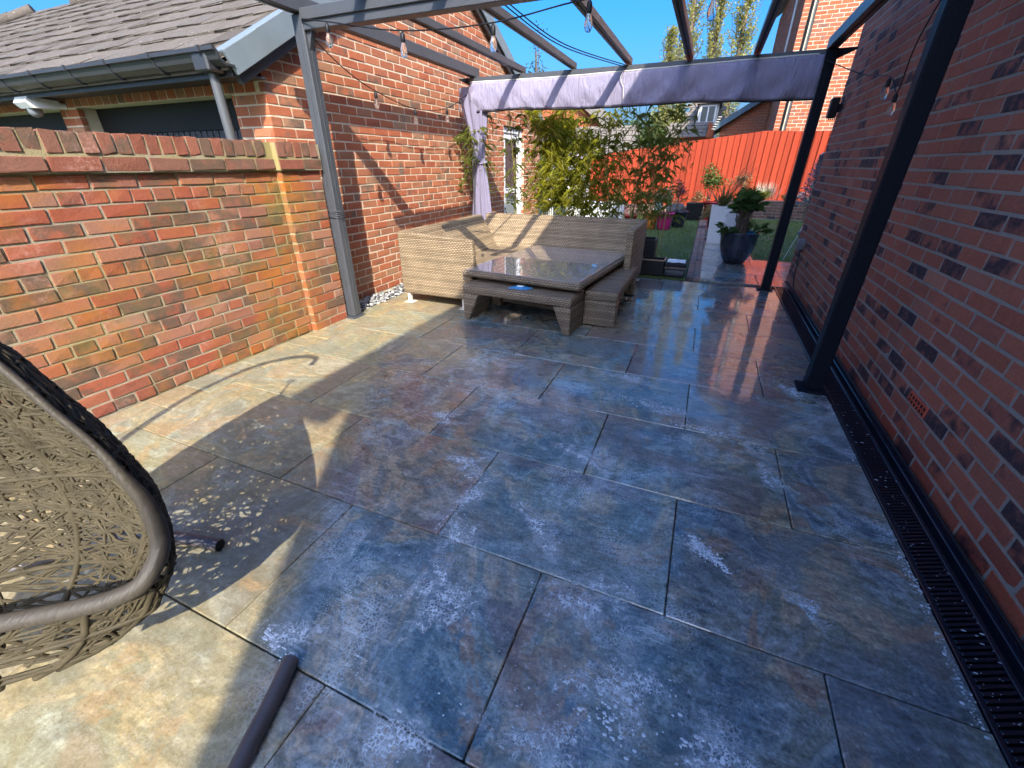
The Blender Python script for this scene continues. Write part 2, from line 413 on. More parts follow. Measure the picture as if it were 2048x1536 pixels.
M_FASCIA = simple('grey_fascia', (0.035, 0.037, 0.042), 0.38, var=0.15)
M_LEAD = simple('lead_flashing', (0.17, 0.205, 0.225), 0.5, 0.0, 0.16, 5)
M_PIPE = simple('grey_pipe', (0.085, 0.09, 0.095), 0.35, var=0.1)
M_TILEG = Mat('roof_tile', 0.9, 0.2)
_c = M_TILEG.ramp(M_TILEG.rand(), [(0.0, (0.095, 0.078, 0.064)), (0.5, (0.14, 0.117, 0.097)), (1.0, (0.115, 0.10, 0.086))])
_c = M_TILEG.mix(1.0, _c, M_TILEG.ramp(M_TILEG.noise(60.0, detail=6.0, rough=0.7), [(0.3, 0.6), (0.7, 1.3)]), 'MULTIPLY')
_c = M_TILEG.mix(M_TILEG.step(M_TILEG.noise(30.0, detail=3.0), 0.69, 0.74), _c, (0.55, 0.54, 0.50))
_c = M_TILEG.mix(M_TILEG.math('MULTIPLY', M_TILEG.step(M_TILEG.noise(14.0, detail=5.0, rough=0.7), 0.58, 0.70), 0.7), _c, (0.055, 0.048, 0.036))
M_TILEG.set('Base Color', _c); M_TILEG.bump(M_TILEG.noise(70.0, detail=6.0), 0.6, 0.008); M_TILE = M_TILEG.m
M_TILE2 = simple('far_roof_tile', (0.17, 0.145, 0.12), 0.9, var=0.25, nscale=8, bump=0.3)
M_WICK = wicker_mat('tan_wicker', (0.44, 0.325, 0.20), (0.26, 0.187, 0.108))
M_WICKG = wicker_mat('grey_brown_wicker', (0.33, 0.25, 0.168), (0.18, 0.13, 0.083))
M_CHAIR = simple('chair_rattan', (0.070, 0.057, 0.034), 0.65, var=0.7, nscale=25, spec=0.2)
M_RIM = Mat('wrapped_rim', 0.55, 0.4)
_w = M_RIM.noise(1.0, M_RIM.n('Mapping', {'Vector': M_RIM.pos(), 'Scale': (170.0, 40.0, 40.0)}).outputs[0], 3.0)
M_RIM.set('Base Color', M_RIM.mix(_w, (0.035, 0.028, 0.022), (0.095, 0.08, 0.06))); M_RIM.bump(_w, 0.6, 0.004); M_RIM = M_RIM.m
M_TUBE = simple('brown_grey_tube', (0.075, 0.065, 0.068), 0.38, var=0.15)
M_CLOTH = Mat('lavender_grey_cloth', 0.85, 0.2)
M_CLOTH.set('Base Color', M_CLOTH.mix(M_CLOTH.noise(6.0), (0.235, 0.215, 0.295), (0.285, 0.26, 0.345))); M_CLOTH.bump(M_CLOTH.noise(1.0, M_CLOTH.n('Mapping', {'Vector': M_CLOTH.pos(), 'Rotation': (0, 0.6, 0), 'Scale': (16.0, 5.0, 5.0)}).outputs[0], 3.0, 0.5, 1.2), 0.75, 0.03); M_CLOTH = M_CLOTH.m
M_FENCE = Mat('orange_stained_board', 0.75, 0.25)
_p = M_FENCE.pos(); _g = M_FENCE.noise(1.0, M_FENCE.n('Mapping', {'Vector': M_FENCE.vmath('ADD', _p, M_FENCE.n('CombineXYZ', {2: M_FENCE.math('MULTIPLY', M_FENCE.rand(), 50.0)}).outputs[0]), 'Scale': (45.0, 45.0, 2.0)}).outputs[0], 5.0, 0.6, 0.7)
_c = M_FENCE.mix(_g, (0.25, 0.026, 0.009), (0.39, 0.052, 0.017))
_c = M_FENCE.mix(1.0, _c, M_FENCE.ramp(M_FENCE.rand(), [(0, 0.74), (1, 1.12)]), 'MULTIPLY')
M_FENCE.set('Base Color', _c); M_FENCE.bump(_g, 0.3, 0.003); M_FENCE = M_FENCE.m
M_GLASS = Mat('window_glass', 0.03, 0.6); M_GLASS.set('Base Color', (0.05, 0.07, 0.08)); M_GLASS = M_GLASS.m
M_BULB = Mat('bulb_glass', 0.02, 0.5); M_BULB.set('Base Color', (0.95, 0.93, 0.88)); M_BULB.set('Transmission Weight', 0.95); M_BULB.set('IOR', 1.25); M_BULB = M_BULB.m
M_TGLASS = Mat('wet_table_glass', 0.12, 0.8); M_TGLASS.set('Base Color', (0.40, 0.35, 0.32)); M_TGLASS.set('Coat Weight', 1.0); M_TGLASS.set('Coat Roughness', .02); 
M_TGLASS.bump(M_TGLASS.step(M_TGLASS.noise(55.0, detail=2.0), 0.5, 0.62), 0.35, 0.004); M_TGLASS = M_TGLASS.m
M_FOAM = simple('soap_foam', (0.52, 0.56, 0.60), 0.3, var=0.25, nscale=60)
M_CULM = simple('bamboo_culm', (0.26, 0.23, 0.06), 0.45, var=0.3)
M_BAMY = foliage_mat('bamboo_leaf_sunlit', [(0, (0.26, 0.27, 0.024)), (0.5, (0.40, 0.37, 0.035)), (1, (0.20, 0.23, 0.028))], 0.55)  # yellower, brighter leaf copy for the sunlit clumps; sunlight is in the colour
M_BAMG = foliage_mat('bamboo_leaf_green', [(0, (0.12, 0.16, 0.03)), (0.6, (0.19, 0.215, 0.04)), (1, (0.26, 0.24, 0.07))], 0.5)
M_BAMM = foliage_mat('bamboo_leaf_half_lit', [(0, (0.17, 0.20, 0.03)), (0.6, (0.27, 0.28, 0.04)), (1, (0.33, 0.30, 0.05))], 0.55)  # in-between leaf copy: half shade is put into the colour
M_PALM = foliage_mat('palm_leaf', [(0, (0.055, 0.11, 0.028)), (1, (0.10, 0.16, 0.04))], 0.35)
M_SHRUB = foliage_mat('shrub_leaf', [(0, (0.07, 0.12, 0.025)), (1, (0.13, 0.17, 0.04))], 0.3)
M_VARIE = foliage_mat('variegated_leaf', [(0, (0.12, 0.17, 0.06)), (0.6, (0.22, 0.25, 0.12)), (1, (0.42, 0.40, 0.24))], 0.3)
M_YELLOW = foliage_mat('yellow_leaf', [(0, (0.42, 0.40, 0.05)), (1, (0.28, 0.32, 0.05))], 0.35)
M_PURPLE = foliage_mat('purple_leaf', [(0, (0.12, 0.045, 0.055)), (1, (0.22, 0.09, 0.08))], 0.3)
M_SPRUCE = foliage_mat('blue_spruce_needles', [(0, (0.10, 0.15, 0.20)), (1, (0.24, 0.30, 0.36))], 0.1)
M_POPLAR = foliage_mat('poplar_leaf', [(0, (0.30, 0.30, 0.10)), (0.5, (0.42, 0.40, 0.15)), (1, (0.34, 0.31, 0.16))], 0.45)
M_TREE = foliage_mat('tree_leaf', [(0, (0.05, 0.085, 0.02)), (1, (0.11, 0.15, 0.035))], 0.3)
M_DRYLF = foliage_mat('dry_leaf', [(0, (0.20, 0.13, 0.06)), (1, (0.30, 0.22, 0.11))], 0.3)
M_GRASS = foliage_mat('grass_blade', [(0, (0.075, 0.155, 0.025)), (0.7, (0.12, 0.21, 0.035)), (1, (0.22, 0.21, 0.08))], 0.35)
M_BARK = simple('bark', (0.12, 0.09, 0.065), 0.9, var=0.35, nscale=25, bump=0.8)
M_POTD = simple('dark_blue_pot', (0.028, 0.032, 0.05), 0.28, var=0.2, nscale=5)
M_PINK = simple('magenta_pot', (0.42, 0.015, 0.14), 0.4, var=0.1)
M_ORANGE = simple('orange_pot', (0.55, 0.18, 0.03), 0.45, var=0.1)
M_RED = simple('red_pot', (0.42, 0.03, 0.03), 0.4, var=0.1)
M_BLUE = simple('blue_packet', (0.03, 0.20, 0.42), 0.35, var=0.2)
M_TEAL = simple('slate_blue_plastic', (0.06, 0.11, 0.15), 0.5, var=0.2)
M_PEB = Mat('pebble', 0.6, 0.4); M_PEB.set('Base Color', M_PEB.ramp(M_PEB.rand(), [(0, (0.42, 0.41, 0.39)), (0.5, (0.30, 0.30, 0.30)), (0.7, (0.07, 0.075, 0.08)), (1, (0.52, 0.51, 0.48))])); M_PEB = M_PEB.m
M_CREAM = simple('cream_paint', (0.60, 0.56, 0.48), 0.7, var=0.06)
M_FLOWER = foliage_mat('white_flower', [(0, (0.75, 0.75, 0.68)), (0.6, (0.6, 0.62, 0.5)), (1, (0.10, 0.15, 0.05))], 0.2)

# ------------------------------------------------------------------ brick walls
def brick_templates(L=0.215, H=0.065, D=0.05, n=6, rough=0.0014, seed=3):
    g = np.random.default_rng(seed); out = []
    for _ in range(n):
        c = 0.0028; hx, hz = L/2, H/2; V = []
        for (ins, y) in ((c, 0.0), (0.0, c), (0.0, D)):
            for sx, sz in ((-1, -1), (1, -1), (1, 1), (-1, 1)):
                V.append((sx*(hx-ins), y, sz*(hz-ins)))
        V = np.array(V); V[:8] += g.normal(0, rough, (8, 3))*[1, .6, .8]
        F = [(0, 1, 2, 3)]+[(i+4, (i+1) % 4+4, (i+1) % 4, i) for i in range(4)]+[(i+8, (i+1) % 4+8, (i+1) % 4+4, i+4) for i in range(4)]
        out.append((V, F))
    return out
BT = brick_templates()

def lay_bricks(origin, n, zbase, ztop, intervals, course=0.078, bond='stretcher', joint=0.0125, shift=0.0, headrows=(1,), jit=0.0016):
    """matrices for bricks on a wall whose outer face is at origin, outward normal n (horizontal)."""
    n = np.array(n, float); up = np.array([0, 0, 1.0]); u = np.cross(up, n)
    L = course*3.0; out = []
    K = int(math.ceil((ztop-zbase)/course))
    for k in range(K):
        z0 = zbase+k*course; z1 = min(z0+course, ztop)
        if z1-z0 < 0.02: continue
        zc = (z0+z1)/2
        if bond == 'garden' and (k % 5) in headrows: step, off = L/2, (k % 2)*L/4
        else: step, off = L, (k % 2)*L/2
        for ua, ub in intervals(zc):
            i0 = int(math.floor((ua-off-shift)/step))-1
            i1 = int(math.ceil((ub-off-shift)/step))+1
            for i in range(i0, i1):
                a = max(ua, off+shift+i*step); b = min(ub, off+shift+(i+1)*step)
                if b-a < 0.03: continue
                j = joint*rng.uniform(0.8, 1.25)
                ln = b-a-(j if (b < ub-1e-6) else 0.002); h = z1-z0-joint*rng.uniform(0.85, 1.15)
                c = np.array(origin, float)+u*(a+ln/2)+up*(z0+h/2-np.array(origin)[2])+n*min(0.004, max(-0.0012, rng.gauss(0.0004, jit)))
                out.append(frame(c, u*(ln/0.215), -n, up*(h/0.065)))
    return out

# ================================================================== SETTING
g = MB(); g.box((-300, -200, -0.30), (300, 900, -0.10)); g.build('ground', M_GROUND, kind='structure')

# ---- patio
patio = MB().box((-3.12, -1.2, -0.10), (1.165, 6.02, -0.030)).box((-0.02, 6.02, -0.10), (1.6, 7.78, -0.030)).build('patio', M_GROUT, kind='structure')
slabs = []
RP, SL = 0.606, 0.888
ys = [0.405+RP*k for k in range(-2, 10)]
for ri, y0 in enumerate(ys[:-1]):
    y1 = ys[ri+1]; kk = ri-2
    base = -0.308 if kk % 2 == 0 else -0.762
    edges = sorted(base+SL*i for i in range(-4, 4))
    xl, xr = -2.80, 0.962
    e = [xl]+[x for x in edges if xl+0.12 < x < xr-0.08]+[xr]
    for a, b in zip(e[:-1], e[1:]): slabs.append((a, b, y0, y1))
y = ys[0]
while y < 5.95:                                  # small setts beside the left wall
    l = rng.choice([0.2, 0.24, 0.3, 0.3, 0.42]); y2 = min(y+l, 6.0)
    if rng.random() < 0.45:
        xm = -2.93+rng.uniform(-0.02, 0.02); slabs += [(-3.07, xm, y, y2), (xm, -2.80, y, y2)]
    else: slabs.append((-3.07, -2.80, y, y2))
    y = y2
for yy in (6.02, 6.60, 7.18):                    # the part that runs on past the house corner
    for a, b in ((0.11, 0.80), (0.80, 1.58)) if yy != 6.60 else ((0.11, 0.45), (0.45, 1.10), (1.10, 1.58)): slabs.append((a, b, yy, yy+0.58))
for a, b, c, d in slabs:
    if d-c < 0.05 or b-a < 0.04: continue
    G = 0.0022
    t = rng.uniform(-0.0012, 0.0012)
    MB().box((a+G, c+G, -0.045), (b-G, d-G, 0.0+t), 0.0035).build('slab', M_SLAB, patio)

# ---- soap suds left on the slabs
fb = MB()
dome = []
for j, (rr_, zz_) in enumerate(((1.0, 0.0), (.82, .38), (.45, .62))):
    for k in range(7): dome.append((rr_*math.cos(2*PI*k/7+j*.4), rr_*math.sin(2*PI*k/7+j*.4), zz_))
dome.append((0, 0, .70)); dome = np.array(dome)
domf = [(7*j+k, 7*j+(k+1) % 7, 7*j+7+(k+1) % 7, 7*j+7+k) for j in range(2) for k in range(7)]+[(14+k, 14+(k+1) % 7, 21) for k in range(7)]
def suds(x, y, rx, ry, ang, n_, r0, r1):
    ca, sa_ = math.cos(ang), math.sin(ang)
    for _ in range(int(n_*1.7)):
        u_, v_ = rng.gauss(0, .45)*rx, rng.gauss(0, .45)*ry; r_ = (r0+(r1-r0)*rng.random()**6)*.62
        X_, Y_ = x+u_*ca-v_*sa_, y+u_*sa_+v_*ca
        if X_ > .958 or X_ < -2.7: continue
        fb.add(dome*np.array([r_*rng.uniform(.6, 1.6), r_*rng.uniform(.6, 1.2), r_*.4])+[X_, Y_, .0], domf, True)
for _ in range(160):
    r_ = .0008+.0026*rng.random()**4
    fb.add(dome*np.array([r_*2.6, r_*.9, r_*.4])+[rng.uniform(.99, 1.085), .25+2.6*rng.random()**1.4+.12*math.sin(rng.uniform(0, 6)), -.0055], domf, True)
for a in ((.235, 1.355, .09, .035, -.7, 130, .003, .016), (.30, 1.30, .07, .02, -.6, 45, .003, .010), (-1.02, .44, .06, .022, -.3, 90, .003, .014), (-.91, .425, .04, .02, .2, 35, .003, .010),
          (-.75, 1.40, .14, .05, .5, 170, .0015, .007), (-.74, 1.10, .10, .05, 1.2, 150, .0015, .008), (-.75, 1.25, .16, .02, 1.4, 110, .002, .009), (-1.24, 1.81, .14, .09, .2, 110, .0015, .005),
          (-.32, 2.47, .16, .07, -.2, 150, .0015, .007), (-.06, 2.40, .18, .05, -.3, 170, .0015, .009), (.21, 2.25, .14, .03, -.1, 150, .002, .011), (.30, 2.29, .10, .05, .2, 80, .0015, .007),
          (-.21, .99, .14, .03, .3, 120, .0015, .008), (-.09, .90, .25, .16, .4, 330, .001, .005), (.05, .70, .16, .07, 1.0, 200, .0015, .010), (.04, .64, .10, .05, .2, 90, .002, .013), (.24, .67, .12, .07, .0, 120, .002, .014),
          (-.16, .62, .25, .12, .5, 260, .001, .006), (-.52, .36, .10, .06, .3, 110, .002, .012), (.93, 3.12, .06, .14, 0, 110, .002, .010), (.95, 2.80, .03, .12, 0, 120, .002, .010), (.945, 2.25, .02, .22, 0, 120, .0015, .008),
          (.945, 1.5, .02, .35, 0, 160, .0015, .008), (.94, 1.1, .02, .25, 0, 110, .0015, .009), (-1.62, 2.15, .12, .06, .3, 70, .0015, .005), (-.83, .71, .22, .12, .6, 200, .001, .005), (-.44, 1.92, .20, .06, -.3, 90, .0015, .006),
          (.57, 1.94, .06, .10, .3, 70, .0015, .006), (-1.0, 2.25, .15, .08, .2, 80, .0015, .005), (.5, 3.4, .5, .25, .2, 120, .0015, .005), (-.6, 3.1, .5, .15, .2, 90, .0015, .005), (.75, 3.05, .12, .25, .2, 120, .0015, .007)):
    suds(*a)
FM_ = Mat('soap_film', 0.35, 0.4); FM_.set('Base Color', (0.60, 0.65, 0.69))
_fall = FM_.n('Attribute', attribute_name='fall').outputs['Fac']; _fp = FM_.pos()
_v = FM_.n('TexVoronoi', {'Vector': FM_.vmath('ADD', _fp, FM_.vmath('MULTIPLY', FM_.noise(22.0, _fp, 2.0, col=True), (.03, .03, .03))), 'Scale': 85.0}, feature='DISTANCE_TO_EDGE').outputs['Distance']
_n1 = FM_.noise(9.0, _fp, 6.0, 0.72, 1.0); _n2 = FM_.noise(45.0, _fp, 3.0, 0.7)
_al = FM_.math('MULTIPLY', FM_.step(FM_.math('ADD', _n1, FM_.math('MULTIPLY', FM_.math('SUBTRACT', _fall, 0.5), 0.42)), 0.45, 0.72), FM_.math('ADD', FM_.math('MULTIPLY', FM_.math('SUBTRACT', 1.0, FM_.step(_v, 0.02, 0.25)), 0.55), FM_.math('MULTIPLY', FM_.step(_n2, 0.42, 0.68), 0.75), clamp=True))
FM_.set('Alpha', FM_.math('MULTIPLY', _al, FM_.step(_fall, 0.0, 0.35), clamp=True))
FM_.bump(_v, 0.4, 0.004)
sf = MB(); fall = []
for (x_, y_, rx, ry, an) in ((-.75, 1.25, .10, .36, -.28), (-.70, 1.05, .20, .20, 0), (-.38, 1.18, .52, .11, -.75), (-.12, .95, .48, .22, .3), (.04, .72, .36, .26, .4), (-.12, .52, .34, .18, .2), (.0, 2.42, .42, .13, -.2), (.25, 2.26, .28, .08, 0), (-.88, 1.47, .28, .17, .4),
                         (.235, 1.355, .17, .08, -.7), (-.97, .48, .20, .09, .2), (-.50, .37, .30, .13, .3), (-.58, .78, .34, .26, .5), (.76, 3.0, .16, .22, 0), (.52, 1.95, .13, .22, .3), (-1.22, 1.80, .24, .14, 0), (.28, .68, .22, .16, 0), (-.35, 1.75, .35, .12, -.4), (-.30, 2.75, .4, .12, -.2), (.55, 1.25, .25, .10, -.6)):
    R_, S_ = 5, 28; V = []
    for j in range(R_+1):
        for k in range(S_):
            a = 2*PI*k/S_; w1 = 1+.22*math.sin(3*a+x_*7)+.15*math.sin(5*a+y_*9); t_ = j/R_
            u_, v_ = rx*t_*w1*math.cos(a), ry*t_*w1*math.sin(a)
            V.append((min(.957, x_+u_*math.cos(an)-v_*math.sin(an)), y_+u_*math.sin(an)+v_*math.cos(an), .0022)); fall.append(1-t_)
    sf.add(V, [(j*S_+k, j*S_+(k+1) % S_, (j+1)*S_+(k+1) % S_, (j+1)*S_+k) for j in range(R_) for k in range(S_)], True)
o = sf.build('soap_film', FM_.m, label='thin patchy sheets of soap foam drying on the dark slabs', cat='foam', kind='stuff')
at = o.data.attributes.new('fall', 'FLOAT', 'POINT'); at.data.foreach_set('value', fall)
fb.build('soap_suds', M_FOAM, label='white soap suds scattered over the wet slabs', cat='suds', kind='stuff')

# ---- path to the end of the garden, brick edging, lawn
path = MB().box((-0.06, 7.78, -0.1), (0.86, 14.1, -0.03)).box((-0.06, 6.03, -0.1), (0.10, 7.78, -0.031)).build('path', M_GROUT, kind='structure')
y = 7.77; i = 0
while y < 13.9:
    for a, b in (((0.115, 0.85),) if i % 2 else ((0.115, 0.48), (0.485, 0.85))):
        MB().box((a, y+.004, -0.045), (b, y+0.596, rng.uniform(-.001, .001)), 0.003).build('slab', M_SLAB, path)
    y += 0.6; i += 1
ept = []; y = 6.05
while y < 13.9:
    for xx in (-0.055, 0.03):
        ept.append(frame((xx+0.04, y+0.10, 0.004+rng.uniform(-.002, .002)), (0, -0.2*rng.uniform(.96, 1), 0), (.078, 0, 0), (0, 0, 0.05)))
    y += 0.206
v, f = chbox(np.array([-.5, -.5, -1.0]), np.array([.5, .5, 0.0]), 0.03)
M_SETT = brick_mat('edging_brick', [(0, (0.22, 0.13, 0.10)), (0.4, (0.27, 0.17, 0.13)), (1, (0.19, 0.15, 0.13))], dark=0.2, wet=False)
pieces('edging_brick', [(v, f)], ept, M_SETT, path, 200)
M_TURF = simple('turf', (0.06, 0.095, 0.025), 0.95, var=0.5, nscale=9, bump=0.5)
lawn = MB().box((-4.2, 6.03, -0.1), (-0.065, 14.12, -0.012)).box((0.865, 7.79, -0.1), (4.5, 14.12, -0.012)).build('lawn', M_TURF, kind='structure')
N = 42000
gx = np.where(nrg.random(N) < 0.62, nrg.uniform(-4.1, -0.09, N), nrg.uniform(0.89, 4.3, N))
gy = np.where(gx < 0, 6.1+8.0*nrg.random(N)**1.2, 7.85+6.2*nrg.random(N)**1.2)
patch = np.sin(gx*3.1+1.3*np.sin(gy*2.3))*np.sin(gy*1.7+0.7*np.sin(gx*4.0))
keep = nrg.random(N) < (0.72+0.28*patch)
gx, gy = gx[keep], gy[keep]; N = len(gx)
hh = nrg.uniform(0.025, 0.06, N); az = nrg.uniform(0, 2*PI, N); ln_ = nrg.normal(0, 0.018, (N, 2)); w = 0.0045
V = np.zeros((N, 3, 3)); V[:, 0] = np.stack([gx-w*np.cos(az), gy-w*np.sin(az), np.full(N, -0.014)], 1); V[:, 1] = np.stack([gx+w*np.cos(az), gy+w*np.sin(az), np.full(N, -0.014)], 1)
V[:, 2] = np.stack([gx+ln_[:, 0], gy+ln_[:, 1], hh-0.014], 1)
MB().add(V.reshape(-1, 3), [(3*i, 3*i+1, 3*i+2) for i in range(N)]).build('grass', M_GRASS, label='short green lawn grass on both sides of the path', cat='grass', kind='stuff')

# ---- pebbles along the garage
b = MB()
ico = [(0, 0, 1), (.89, 0, .45), (.28, .85, .45), (-.72, .53, .45), (-.72, -.53, .45), (.28, -.85, .45), (.72, .53, -.45), (-.28, .85, -.45), (-.89, 0, -.45), (-.28, -.85, -.45), (.72, -.53, -.45), (0, 0, -1)]
icf = [(0, 1, 2), (0, 2, 3), (0, 3, 4), (0, 4, 5), (0, 5, 1), (1, 6, 2), (2, 7, 3), (3, 8, 4), (4, 9, 5), (5, 10, 1), (6, 7, 2), (7, 8, 3), (8, 9, 4), (9, 10, 5), (10, 6, 1), (11, 7, 6), (11, 8, 7), (11, 9, 8), (11, 10, 9), (11, 6, 10)]
ico = np.array(ico)
for _ in range(900):
    s_ = np.array([rng.uniform(.012, .026), rng.uniform(.012, .026), rng.uniform(.008, .015)])
    b.add(ico*s_@np.array(Matrix.Rotation(rng.uniform(0, 6), 3, 'Z'))+[rng.uniform(-3.34, -3.06), rng.uniform(3.05, 6.4), rng.uniform(-0.02, 0.012)], icf, True)
b.build('pebbles', M_PEB, label='white and grey pebbles along the foot of the garage wall', cat='pebbles', kind='stuff')
MB().box((-3.36, 3.02, -0.10), (-3.07, 9.4, -0.025)).build('pebble_bed', M_SOIL, kind='structure')

# ================================================================== GARDEN WALL (left)
GWX = -3.10
gw = thing('garden_wall', (-3.2, 1.2, 0), 'stained red brick garden wall with brick-on-edge coping left of the patio', 'wall')
core = MB().box((-3.318, -0.6, -0.1), (GWX-0.004, 2.62, 1.300)).box((-3.318, 2.62, -0.1), (-3.045-0.004, 3.012, 1.300)).box((-3.33, -0.6, 1.300), (-3.073, 2.60, 1.486)).box((-3.33, 2.60, 1.300), (-3.023, 3.02, 1.486)).build('wall_core', M_MO_GW, gw)
c_ = 1.302/17
ms = lay_bricks((GWX, 0, 0), (1, 0, 0), 0.0, 1.302, lambda z: [(-0.6, 2.615)], c_, 'garden', headrows=(0,), jit=0.0016, shift=0.05)
ms += lay_bricks((-3.045, 0, 0), (1, 0, 0), 0.0, 1.302, lambda z: [(2.622, 3.008)], c_, 'stretcher', shift=2.622-0.06, jit=0.002)
# small return of the pillar facing the camera
ms += lay_bricks((0, 2.618, 0), (0, -1, 0), 0.0, 1.302, lambda z: [(-3.10, -3.046)], c_, 'stretcher')
pieces('brick', brick_templates(rough=0.0022, seed=5), ms, M_BR_GW, core, 300)
ms = lay_bricks((-3.066, 0, 0), (1, 0, 0), 1.309, 1.387, lambda z: [(-0.6, 2.600)], 0.078, 'stretcher', shift=.1)
ms += lay_bricks((-3.016, 0, 0), (1, 0, 0), 1.309, 1.387, lambda z: [(2.605, 3.012)], 0.078, 'stretcher', shift=2.6)
ycs = [-0.6+0.0785*k for k in range(41) if -0.6+0.0785*k < 2.53]+[2.604+0.0785*k for k in range(6) if 2.604+.0785*k < 2.99]
for y in ycs:                                   # coping, bricks on edge
    w_ = 0.0655; xo = -3.074 if y < 2.58 else -3.024
    ms.append(frame((xo+rng.uniform(0.0035, .009), y+w_/2, 1.4445+rng.gauss(0, .0015)), (0, w_/0.215, 0), (-1, 0, 0), (0, 0, 0.098/0.065)))
pieces('coping_brick', brick_templates(rough=0.003, seed=8), ms, M_BR_CP, core, 300)

# ================================================================== GARAGE
GX, GY = -3.37, 2.92
ga = thing('garage', (-6.0, 6.0, 0), 'brick double garage with brown tiled roof behind the garden wall', 'garage')
S1, S2 = 0.57, 0.46
rz = lambda y: 2.05+S1*(y-2.62)                # top of the roof on the near slope
RY = 5.685; RZ = rz(RY)
rz2 = lambda y: RZ-S2*(y-RY)
GFAR = 9.4
def gable_iv(z):
    a, b_ = GY, GFAR
    if z > 1.9:
        a = max(a, 2.62+(z+0.11-2.05)/S1); b_ = min(b_, RY+(RZ-0.11-z)/S2)
    if b_-a < 0.1: return []
    if z < 1.93: return [(a, 7.56), (8.50, b_)]
    return [(a, b_)]
body = MB()
for poly in ([(GY+.006, -0.1), (7.56, -0.1), (7.56, rz2(7.56)-.13), (RY, RZ-.13), (GY+.006, rz(GY)-.13)], [(7.56, 1.93), (8.50, 1.93), (8.50, rz2(8.5)-.13), (7.56, rz2(7.56)-.13)], [(8.50, -0.1), (GFAR, -0.1), (GFAR, rz2(GFAR)-.13), (8.50, rz2(8.5)-.13)]):
    body.prism(poly, 0, GX-0.004, GX-0.22)
gwall = body.build('gable_wall', M_MO_GA, ga)
ms = lay_bricks((GX, 0, 0), (1, 0, 0), 0.0, 3.72, gable_iv, 0.0772, 'stretcher', shift=GY, jit=0.0012)
pieces('brick', BT, ms, M_BR_GA, gwall, 300)
OPEN = [(-6.05, -3.76), (-8.66, -6.37), (-11.3, -9.0)]
def fac_iv(z):
    if z > 1.86: return []
    xs = [GX]; out = []
    for a, b_ in OPEN: out.append((b_, xs[-1])); xs.append(a)
    out.append((-14.8, xs[-1])); return out
fb = MB()
for a, b_ in fac_iv(1.0): fb.box((a, GY+.004, -0.1), (b_-.012, GY+0.25, 1.955))
for a, b_ in OPEN: fb.box((a, GY+.004, 1.852), (b_, GY+.25, 1.955))
fwall = fb.build('wall', M_MO_GA, ga)
ms = lay_bricks((0, GY, 0), (0, -1, 0), 0.0, 1.852, fac_iv, 0.0772, 'stretcher', shift=GX)
x = -14.7
while x < GX-.11:
    ms.append(frame((x+.055, GY, 1.902), (.110/.215, 0, 0), (0, 1, 0), (0, 0, .092/.065))); x += 0.1235
pieces('brick', BT, ms, M_BR_GA, fwall, 260)
M_GDOOR = simple('garage_door_metal', (0.040, 0.042, 0.052), 0.45, var=0.12)
for a, b_ in OPEN[:2]:
    d = MB().box((a-.02, GY+0.19, -0.05), (b_+.02, GY+0.23, 1.87)).build('garage_door', M_GDOOR, ga)
    k = a+.04
    while k < b_-.03:
        MB().box((k, GY+0.176, 0.05), (k+.055, GY+0.193, 1.62), 0.004).build('door_rib', M_GDOOR, d); k += 0.083
    MB().box((a, GY+0.165, 1.625), (b_, GY+0.195, 1.85)).build('door_header', M_BLACK, d)  # header coloured black: shade at the top of the recess is painted in
MB().box((-14.8, 2.632, 1.905), (GX+.05, 2.66, 2.045), .003).build('fascia', M_FASCIA, ga)
MB().box((-14.8, 2.662, 1.925), (GX+.05, 2.918, 1.940)).build('soffit', M_FASCIA, ga)
MB().prism([(2.63, 1.955), (2.56, 1.957), (2.52, 1.985), (2.505, 2.03), (2.485, 2.035), (2.485, 2.06), (2.50, 2.06), (2.52, 2.04), (2.535, 1.995), (2.57, 1.972), (2.63, 1.970)], 0, -14.8, GX+0.10).build('gutter', M_FASCIA, ga)
x = GX-0.05
while x > -9:
    for w2 in (0.0,):
        MB().prism([(2.635, 1.944), (2.555, 1.946), (2.512, 1.98), (2.497, 2.026), (2.476, 2.030), (2.476, 2.066), (2.488, 2.066), (2.488, 2.035), (2.508, 2.031), (2.523, 1.987), (2.56, 1.956), (2.635, 1.954)], 0, x, x+.025).build('gutter_bracket', M_FASCIA, ga)
    x -= 0.56 if x > -9 else 1
MB().box((-3.53, 2.50, 1.925), (-3.38, 2.635, 2.066), .012).build('gutter_outlet', M_FASCIA, ga)
MB().tube([(-3.455, 2.585, 1.93), (-3.455, 2.585, 1.80), (-3.45, 2.59, 1.2), (-3.45, 2.59, 0.0)], 0.034, 14).build('downpipe', M_PIPE, ga)
# roof
A_ = math.atan(S1); up1 = np.array([0, math.cos(A_), math.sin(A_)]); nr1 = np.array([0, -math.sin(A_), math.cos(A_)])
HIPX = lambda y: -13.25+(y-4.6)*1.05
MB().prism([(2.60, rz(2.60)-0.055), (RY, RZ-0.055), (GFAR+.25, rz2(GFAR+.25)-0.055), (GFAR+.25, rz2(GFAR+.25)-.10), (RY, RZ-.10), (2.60, rz(2.60)-.10)], 0, -10.4, GX+.06).build('roof_deck', M_TILE2, ga)
EXP, TW = 0.315, 0.335
tv, tf = chbox(np.array([0.002, -0.02, 0.0]), np.array([TW-.002, EXP+.03, 0.018]), 0.003)
tt = []
for s_ in range(5):
    g_ = np.random.default_rng(s_); V = tv.copy(); V += g_.normal(0, .0040, V.shape)
    V[:, 2] += 0.020*(1-(V[:, 1]+.02)/(EXP+.05)); tt.append((V, tf))
tm = []
sl_len = (RY-2.60)/math.cos(A_); nrow = int(sl_len/EXP)
